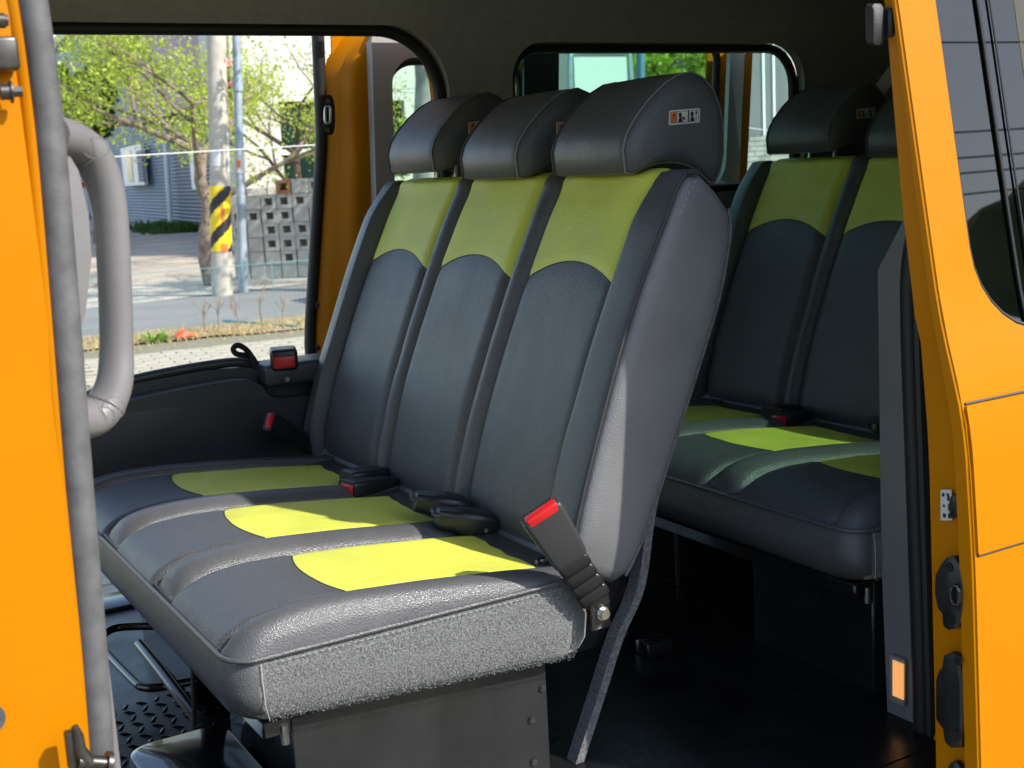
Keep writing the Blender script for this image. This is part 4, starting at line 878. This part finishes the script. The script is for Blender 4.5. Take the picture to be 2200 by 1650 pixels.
# concrete block stack
bmesh_h = new()
for lo, hi in (((0, 0, 0), (.235, .38, .05)), ((0, 0, .155), (.235, .38, .205)), ((0, 0, .0505), (.055, .38, .1545)), ((.18, 0, .0505), (.235, .38, .1545))): add_box(bmesh_h, lo, hi)
bmesh_s = new(); add_box(bmesh_s, (0, 0, 0), (.235, .38, .205), .006, 1)
proto = []
s0 = at(508, 606, Y=18.2); s1 = at(668, 588, Y=18.2)
sdir = Vector((s1.x-s0.x, -1.1, 0)).normalized(); sang = math.atan2(sdir.y, sdir.x)
rs = random.Random(4); ORD = ['first', 'second', 'third', 'fourth', 'fifth', 'sixth', 'seventh', 'eighth']
for c in range(8):
    ntop = 8 if c > 5 else (7 if c > 2 else 6)
    for r in range(ntop):
        hollow = rs.random() < .62; key = 0 if hollow else 1
        red = (r == 7 or (r == 6 and c == 3))
        o = None
        pos = Vector((s0.x, s0.y, GR+.06))+sdir*(c*.250+rs.uniform(-.004, .004))+Vector((0, rs.uniform(-.015, .015), r*.2075))
        if len(proto) < 3 and not any(k == (key, red) for k, _ in proto):
            pass
        mk = (key, red); found = next((m for k, m in proto if k == mk), None)
        if found is None:
            me = bpy.data.meshes.new('concrete_block'); (bmesh_h if hollow else bmesh_s).to_mesh(me); me.materials.append(M['redbrick' if red else 'cblock']); proto.append((mk, me)); found = me
        o = bpy.data.objects.new('concrete_block', found); COL.objects.link(o); o.location = pos+Vector((0, 0, H)); o.rotation_euler.z = sang
        tag(o, (f'{"red brown" if red else "grey"} {"hollow" if hollow else "solid faced"} block, {ORD[r]} course from the ground, {ORD[c]} column of the stack'), 'block', 'red blocks on the stack' if red else ('hollow blocks of the stack' if hollow else 'solid blocks of the stack'))
pb_ = root('pallet_kerb', (s0.x+.9, s0.y, GR), 'low pale concrete footing under the block stack', 'footing')
m4 = Matrix.Translation((s0.x, s0.y, GR)) @ Matrix.Rotation(sang, 4, 'Z'); obj('slab', box((-.3, -.25, 0), (2.6, .6, .059), .01, 1, m4), 'concrete', pb_)
# white building
wb = root('white_building', (16, 26, GR), 'white rendered building with dark glass behind the poles', 'building')
W0 = at(528, 500, Y=25.5); W1 = at(1592, 300, Y=25.5)
win0, win1 = at(612, 388, Y=25.5), at(745, 215, Y=25.5); w20, w21 = at(838, 380, Y=25.5), at(868, 215, Y=25.5)
obj('wall', sheet([(W0.x, GR), (W1.x, GR), (W1.x, 7.5), (W0.x, 7.5)], [[(win0.x, win0.z), (win1.x, win0.z), (win1.x, win1.z), (win0.x, win1.z)], [(w20.x, w20.z), (w21.x, w20.z), (w21.x, w21.z), (w20.x, w21.z)]], lambda x, z: (x, 25.5, z), thick=.3), 'white', wb, smooth=False)
obj('wall', box((W0.x, 25.81, GR), (W0.x+.25, 27.5, 7.5)), 'white', wb, smooth=False); obj('roof', box((W0.x-.2, 25.3, 7.5), (W1.x+.2, 27.5, 7.75)), 'white', wb, smooth=False)
for a, b in ((win0, win1), (w20, w21)):
    o = obj('window', box((a.x+.01, 25.66, a.z+.01), (b.x-.01, 25.70, b.z-.01)), 'pane', wb, smooth=False)
    zz = a.z+(b.z-a.z)*.36; obj('frame', box((a.x+.01, 25.6, zz-.05), (b.x-.01, 25.655, zz+.05)), 'wframe', o, smooth=False)
g0, g1 = at(535, 445, Y=25.2), at(622, 392, Y=25.2); rs = random.Random(9); sm = []
for r in range(14):
    z = GR+r*.17
    if z+.17 > g1.z: break
    x = g0.x-.3-(r % 2)*.2
    while x < g1.x+.05:
        wdt = rs.uniform(.32, .62); obj('stone', box((x+.008, 25.2+rs.uniform(-.02, .02), z+.008), (min(x+wdt, g1.x+.1)-.008, 25.48, z+.162), .012, 1), 'stone', wb, smooth=False); x += wdt
# navy building at an angle
A = at(436, 497, Z=GR); B = at(120, 457, Z=GR); wd_ = (B-A); wd_.z = 0; wl_ = wd_.length; wu = wd_.normalized(); wn = Vector((wu.y, -wu.x, 0)); 
if wn.dot(A) > 0: wn = -wn
def onwall(px, py, off=0):
    d = ray(px, py); t = (A+wn*off).dot(wn)/d.dot(wn); return d*t
nb_ = root('navy_building', A+wu*wl_/2, 'navy ribbed metal factory with white framed windows and purple fascia', 'building')
def wallbox(name, pts, th, off, m, parent):     # a slab on the wall plane through pixel corners
    lo = [onwall(*p, off) for p in pts]; s = [(q-A).dot(wu) for q in lo]; z = [q.z for q in lo]
    mt = Matrix((wu, -wn, Vector((0, 0, 1)))).transposed().to_4x4(); mt.translation = A+wn*off; mt.translation.z = 0
    return obj(name, box((min(s), -th, min(z)), (max(s), 0, max(z)), 0, 1, mt), m, parent, smooth=False)
mt = Matrix((wu, -wn, Vector((0, 0, 1)))).transposed().to_4x4(); mt.translation = Vector((A.x, A.y, 0))
ztop_ = onwall(150, 78).z
sA = (onwall(384, 400)-A).dot(wu)
obj('wall', box((sA, 0, GR), (wl_+14, 9, ztop_), 0, 1, mt), 'navy', nb_, smooth=False)
obj('wall', box((-6, -.05, GR), (sA-.01, 9, ztop_-.02), 0, 1, mt), 'slate', nb_, smooth=False)
obj('roof_fascia', box((-6.2, -.25, ztop_), (wl_+14.2, 9.2, ztop_+.55), 0, 1, mt), 'white', nb_, smooth=False)
sF = [(onwall(px, 200)-A).dot(wu) for px in (285, 520)]; zF = onwall(340, 258).z
obj('purple_fascia', box((min(sF), -.3, zF), (max(sF), -.06, zF+3.2), 0, 1, mt), 'mauve', nb_, smooth=False)
for x0, y0, x1, y1 in ((265, 397, 318, 319), (413, 405, 462, 320)):
    f = wallbox('window', [(x0, y1), (x1, y0)], .12, .18, 'wframe', nb_)
    mid = (x0+x1)/2; wallbox('pane', [(x0+6, y1+6), (mid-3, y0-6)], .03, .29, 'pane', f); wallbox('pane', [(mid+2, y1+6), (x1-6, y0-6)], .03, .29, 'slate', f)
q0, q1 = onwall(366, 470, .25), onwall(352, 255, .25); obj('downspout', tube([Vector((q0.x, q0.y, GR)), q0, Vector((q1.x, q1.y, q1.z))], .09, 8), 'wframe', nb_)
# charcoal building with brick base at right
cb0 = at(1585, 300, Y=22); cb1 = at(1730, 300, Y=22)
kb = root('charcoal_building', ((cb0.x+cb1.x)/2, 23, GR), 'charcoal panelled building with grey brick base beyond the rear door', 'building')
bt = at(1620, 292, Y=22).z
obj('wall', box((cb0.x-.2, 22, bt), (cb0.x+1.55, 28, 7), 0), 'greycl', kb, smooth=False); obj('wall', box((cb0.x+1.56, 22.1, bt), (cb1.x+5, 28, 7), 0), 'white', kb, smooth=False)
obj('plinth', box((cb0.x-.2, 22.02, GR), (cb1.x+5, 28, bt-.01)), 'stone', kb, smooth=False)
rs = random.Random(2)
for r in range(14):
    z = bt-.12-r*.115
    if z < GR: break
    for k in range(11):
        x = cb0.x-.3+k*.30+(r % 2)*.15; obj('brick', box((x+.006, 21.93+rs.uniform(0, .02), z+.006), (x+.294, 22.015, z+.109)), 'stone', kb, smooth=False)
for px in (1640, 1662): q = at(px, 200, Y=21.98); obj('joint', box((q.x-.03, 21.96, bt), (q.x+.03, 21.995, 7)), 'wframe', kb, smooth=False)
# board seen through the rear window
q0, q1 = at(1232, 330, Y=11.5), at(1352, 112, Y=11.5)
bd = root('notice_board', ((q0.x+q1.x)/2, 11.5, GR), 'large pale board in a rounded steel frame seen through the rear window', 'board')
obj('panel', box((q0.x+.06, 11.5, q0.z), (q1.x-.04, 11.53, q1.z-.05)), 'board', bd, smooth=False)
obj('frame', tube(smoothpath([(q0.x, 11.5, GR), (q0.x, 11.5, q0.z), (q0.x, 11.5, q1.z-.15), (q0.x+.12, 11.5, q1.z), (q1.x-.1, 11.5, q1.z), (q1.x, 11.5, q1.z-.1), (q1.x, 11.5, q0.z), (q1.x, 11.5, GR)], 4), .03, 8), 'galv', bd)
# parked car behind the far door, tail of a white truck at the left
def wheel(parent, c, r, ax):
    t = obj('wheel', tube([Vector(c)-ax*.1, Vector(c)-ax*.09, Vector(c)+ax*.09, Vector(c)+ax*.1], [r*.92, r, r, r*.92], 24), 'tyre', parent); obj('rim', tube([Vector(c)-ax*.104, Vector(c)+ax*.104], r*.62, 18), 'rim', t)
cx0 = at(845, 420, Y=12.6); car = root('parked_car', (cx0.x+2.0, 13.4, GR), 'silver parked car partly seen through the far door window', 'car')
cp = [(0, .35), (.02, .7), (.35, .86), (1.05, .93), (1.55, 1.38), (2.2, 1.50), (3.1, 1.46), (3.75, 1.02), (4.2, .95), (4.3, .6), (4.28, .32), (3.9, .22), (.3, .22)]
bm = new(); add_loft(bm, [[(cx0.x+x, y, GR+(.6+(z-.6)*s)) for x, z in cp] for y, s in ((12.65, .96), (12.7, 1.0), (14.2, 1.0), (14.25, .96))]); obj('body', bm, 'carpaint', car, sharp=30)
obj('side_window', sheet([(cx0.x+1.2, GR+.98), (cx0.x+1.62, GR+1.34), (cx0.x+2.2, GR+1.43), (cx0.x+2.2, GR+.98)], [], lambda x, z: (x, 12.615, z), thick=.01), 'pane', car); obj('side_window', sheet([(cx0.x+2.27, GR+.98), (cx0.x+2.27, GR+1.43), (cx0.x+3.05, GR+1.39), (cx0.x+3.5, GR+1.02)], [], lambda x, z: (x, 12.615, z), thick=.01), 'pane', car)
for x in (.8, 3.4):
    for y in (12.78, 14.12): wheel(car, (cx0.x+x, y, GR+.31), .31, Vector((0, 1, 0)))
tx = at(196, 480, Y=44); tr = root('white_truck', (tx.x-2.0, 45, GR), 'white truck standing at the far left by the navy building', 'truck')
obj('cargo_bed', box((tx.x-4.5, 44, GR+.75), (tx.x, 45.8, GR+1.55), .05), 'truckpaint', tr); obj('cab', box((tx.x-6.2, 44, GR+.5), (tx.x-4.6, 45.8, GR+2.1), .2, 3), 'truckpaint', tr); obj('bumper', box((tx.x-4.4, 44.05, GR+.45), (tx.x+.03, 45.75, GR+.7), .04), 'rim', tr)
obj('tail_lamp', box((tx.x-.25, 43.97, GR+1.56), (tx.x-.02, 44.05, GR+1.75)), 'red', tr)
for x in (-.9, -5.4): wheel(tr, (tx.x+x, 44.2, GR+.36), .36, Vector((0, 1, 0)))
# white cable across the lot on two thin posts
ca = root('cable_line', (at(760, 500, Y=10.5).x, 10.5, GR), 'thin white cable strung across the view behind the far door', 'cable')
p0, p1, p2, p3 = at(-150, 352, Y=10.5), at(225, 338, Y=10.5), at(668, 312, Y=10.5), at(1100, 268, Y=10.5); p4, p5 = at(1602, 274, Y=10.5), at(1800, 300, Y=10.5)
obj('cable', tube([p0, p1, p2, p3, p4, p5], .0055, 6), 'wire', ca)
for p in (p0, p3, p5): obj('post', tube([Vector((p.x, p.y, GR)), p+Vector((0, 0, .05))], .03, 8), 'galv', ca)
# low teal net fence along the verge
n0 = ext(kerbL, d1, -3.0)+Vector((0, .55, 0)); n1 = ext(kerbL, d1, 9)+Vector((0, .55, 0)); nf = root('net_fence', n0.lerp(n1, .5), 'low see through teal net fence along the road verge', 'fence')
BASE[nf].z = GR; nf.location.z = GR+H
bm = new(); hN = .66; du = (n1-n0).normalized(); Ln = (n1-n0).length
for k in range(int(Ln/.05)): p = n0+du*k*.05; add_tube(bm, [(p.x, p.y, GR+.02), (p.x, p.y, GR+hN)], .0011, 3, cap=False)
for k in range(14): z = GR+.03+k*.048; add_tube(bm, [(n0.x, n0.y, z), (n1.x, n1.y, z)], .0011, 3, cap=False)
obj('mesh', bm, 'teal', nf, smooth=False)
bm = new(); add_tube(bm, [(n0.x, n0.y, GR+hN), (n1.x, n1.y, GR+hN)], .003, 6); obj('top_cord', bm, 'teal', nf)
for k in range(6): p = n0+du*(k*2.4+.2); obj('stake', tube([(p.x, p.y, GR), (p.x, p.y, GR+hN+.03)], .004, 6), 'teal', nf)
q0, q1 = at(480, 690, Z=GR+.012), at(640, 703, Z=GR+.012); tag(obj('teal_cord', tube([q0+Vector((0, 0, .01)), q1+Vector((0, 0, .01))], .012, 6), 'teal'), 'teal cord lying on the road near the verge', 'cord')
# dry shrubs, weed, sheet, grass
def shrub(px, py, Y, h, seed, label):
    q = at(px, py, Y=Y); rnd = random.Random(seed); bm = new(); b = Vector((q.x, q.y, GR))
    def tw(p, d, L, r, dep):
        e = p+d*L; add_tube(bm, [p, p.lerp(e, .5)+Vector((rnd.gauss(0, .01), 0, 0)), e], [r, r*.8, r*.5], 4)
        if dep:
            for _ in range(4): tw(p.lerp(e, rnd.uniform(.5, 1)), (d+Vector((rnd.gauss(0, .35), rnd.gauss(0, .35), rnd.gauss(.1, .2)))).normalized(), L*.55, r*.6, dep-1)
    tw(b, Vector((0, 0, 1)), h*.5, .007, 2); tag(obj('dry_shrub', bm, 'twig'), label, 'shrub', 'dry shrubs by the verge')
YS = kerbL.y+.8
for i, (px, h, lb) in enumerate(((560, .62, 'tallest bare twiggy shrub right of the poles'), (508, .55, 'bare shrub in front of the blue steel pole'), (438, .45, 'leftmost bare shrub in front of the striped pole'), (470, .48, 'thin bare shrub between the other shrubs'), (610, .45, 'sparse bare stem at right near the far door edge'))): shrub(px, 700, at(px, 715, Z=GR).y, h, i+1, lb)
q = at(340, 735, Z=GR); leaves_root = root('weed', (q.x, q.y, GR), 'bright green weed tuft at the road edge', 'weed')
bm = new(); me = None; rnd = random.Random(5)
for k in range(60):
    a = rnd.uniform(0, 6.28); l = rnd.uniform(.08, .2); d = Vector((math.cos(a), math.sin(a)*.6, rnd.uniform(.25, 1.0))).normalized(); s = d.cross(Vector((0, 0, 1))).normalized()*.014
    b0 = Vector((q.x, q.y, GR+.004))+Vector((rnd.gauss(0, .05), rnd.gauss(0, .03), 0)); m1 = b0+d*l*.6; m2 = b0+d*l+Vector((0, 0, -.03)); vv = [bm.verts.new(p) for p in (b0, m1+s, m2, m1-s)]; bm.faces.new(vv)
obj('leaves', bm, 'weed', leaves_root, smooth=False)
q0 = at(395, 717, Z=GR+.05); bm = new(); rnd = random.Random(3)
add_patch(bm, lambda u, v: (q0.x-.10+.22*u, q0.y-.1+.2*v, GR+.02+.07*math.sin(math.pi*min(1, u*1.2))*math.sin(math.pi*v)**.5+rnd.uniform(0, .012)), 8, 6)
tag(obj('plastic_sheet', bm, 'bag', smooth=False), 'crumpled orange red plastic sheet on the verge', 'plastic sheet')
V = []; Fc = []; rnd = random.Random(11)
for k in range(5200):
    u = rnd.uniform(-2, 9); w_ = rnd.gauss(.35, .28); p = ext(kerbL, d1, u)+Vector((0, w_, 0)); h = rnd.uniform(.015, .06); a = rnd.uniform(0, 6.28)
    i = len(V); V += [(p.x-.006, p.y, GR+.012), (p.x+.006, p.y, GR+.012), (p.x+math.cos(a)*h*.7, p.y+math.sin(a)*h*.7, GR+.012+h)]; Fc.append((i, i+1, i+2))
me = bpy.data.meshes.new('dry_grass'); me.from_pydata(V, [], Fc); tag(obj('dry_grass', me, 'grass', smooth=False), 'short dry grass on the road verge', 'grass', kind='stuff')
# weeds along the navy wall
V = []; Fc = []; T = []
for k in range(1500):
    s = abs(rnd.gauss(0, 3.2)); o_ = abs(rnd.gauss(.05, .6)); p = A+wu*s+wn*o_; hh_ = rnd.uniform(.05, .34); a = rnd.uniform(0, 6.28); i = len(V)
    V += [(p.x-.05, p.y, GR), (p.x+.05, p.y, GR), (p.x+math.cos(a)*.2, p.y+math.sin(a)*.2, GR+hh_)]; Fc.append((i, i+1, i+2)); T.append(rnd.random())
me = bpy.data.meshes.new('wall_weeds'); me.from_pydata(V, [], Fc); at2 = me.attributes.new('tone', 'FLOAT', 'FACE'); at2.data.foreach_set('value', T)
tag(obj('wall_weeds', me, 'leafd', smooth=False), 'dark weeds growing along the foot of the navy building', 'weeds', kind='stuff')
# pink blossoms hanging between the poles
q = at(491, 190, Y=20); bs = root('blossom_branch', (q.x, q.y, GR), 'pink blossom branch between the two poles', 'blossom')
bm = new(); add_tube(bm, [(q.x, q.y, GR), (q.x+.05, q.y, GR+1.2), (q.x, q.y, q.z+.7)], .025, 7); obj('stem', bm, 'barkd', bs)
bm = new(); rnd = random.Random(8)
for k in range(14): bmesh.ops.create_icosphere(bm, subdivisions=1, radius=rnd.uniform(.03, .07), matrix=Matrix.Translation((q.x+rnd.gauss(0, .06), q.y-.05, at(491, rnd.choice((132, 140, 170, 182, 215, 228, 240, 250)), Y=20).z)))
obj('blossoms', bm, 'pink', bs)

# ================================================================== behind the camera (seen only in the door glass)
bm = new(); rnd = random.Random(6); nx, ny = 60, 10; gg = []
for i in range(nx+1):
    a = R_(-100+200*i/nx)-R_(90)+R_(40); row = []
    for j in range(ny+1): rr = 85+j*4; hgt = max(0, math.sin(math.pi*.5*j/ny))*(25+3*math.sin(i*.35)+2*math.sin(i*.9+1))+rnd.gauss(0, 1.0)*(j > 0); row.append(bm.verts.new((math.cos(a)*rr, math.sin(a)*rr, GR-1+hgt)))
    gg.append(row)
for i in range(nx):
    for j in range(ny): bm.faces.new((gg[i][j], gg[i+1][j], gg[i+1][j+1], gg[i][j+1]))
tag(obj('hill', bm, 'hill'), kind='structure')
for k, (y, z, sag) in enumerate(((-14, 6.2, .3), (-14, 5.7, .35), (-14.5, 5.5, .3), (-15, 5.3, .4), (-16, 3.6, .2), (-18, 2.6, .25), (-18, 2.45, .25), (-13, 7.8, .3))):
    pts = [(x, y, z-sag*(1-((x-12)/30)**2)) for x in frange(-18, 42, 12)]
    tag(obj('power_line', tube(pts, .02, 5), 'cable'), f'black power line behind the viewer, {ORD[k]} strung, mirrored in the door glass', 'power line', 'power lines behind the viewer')
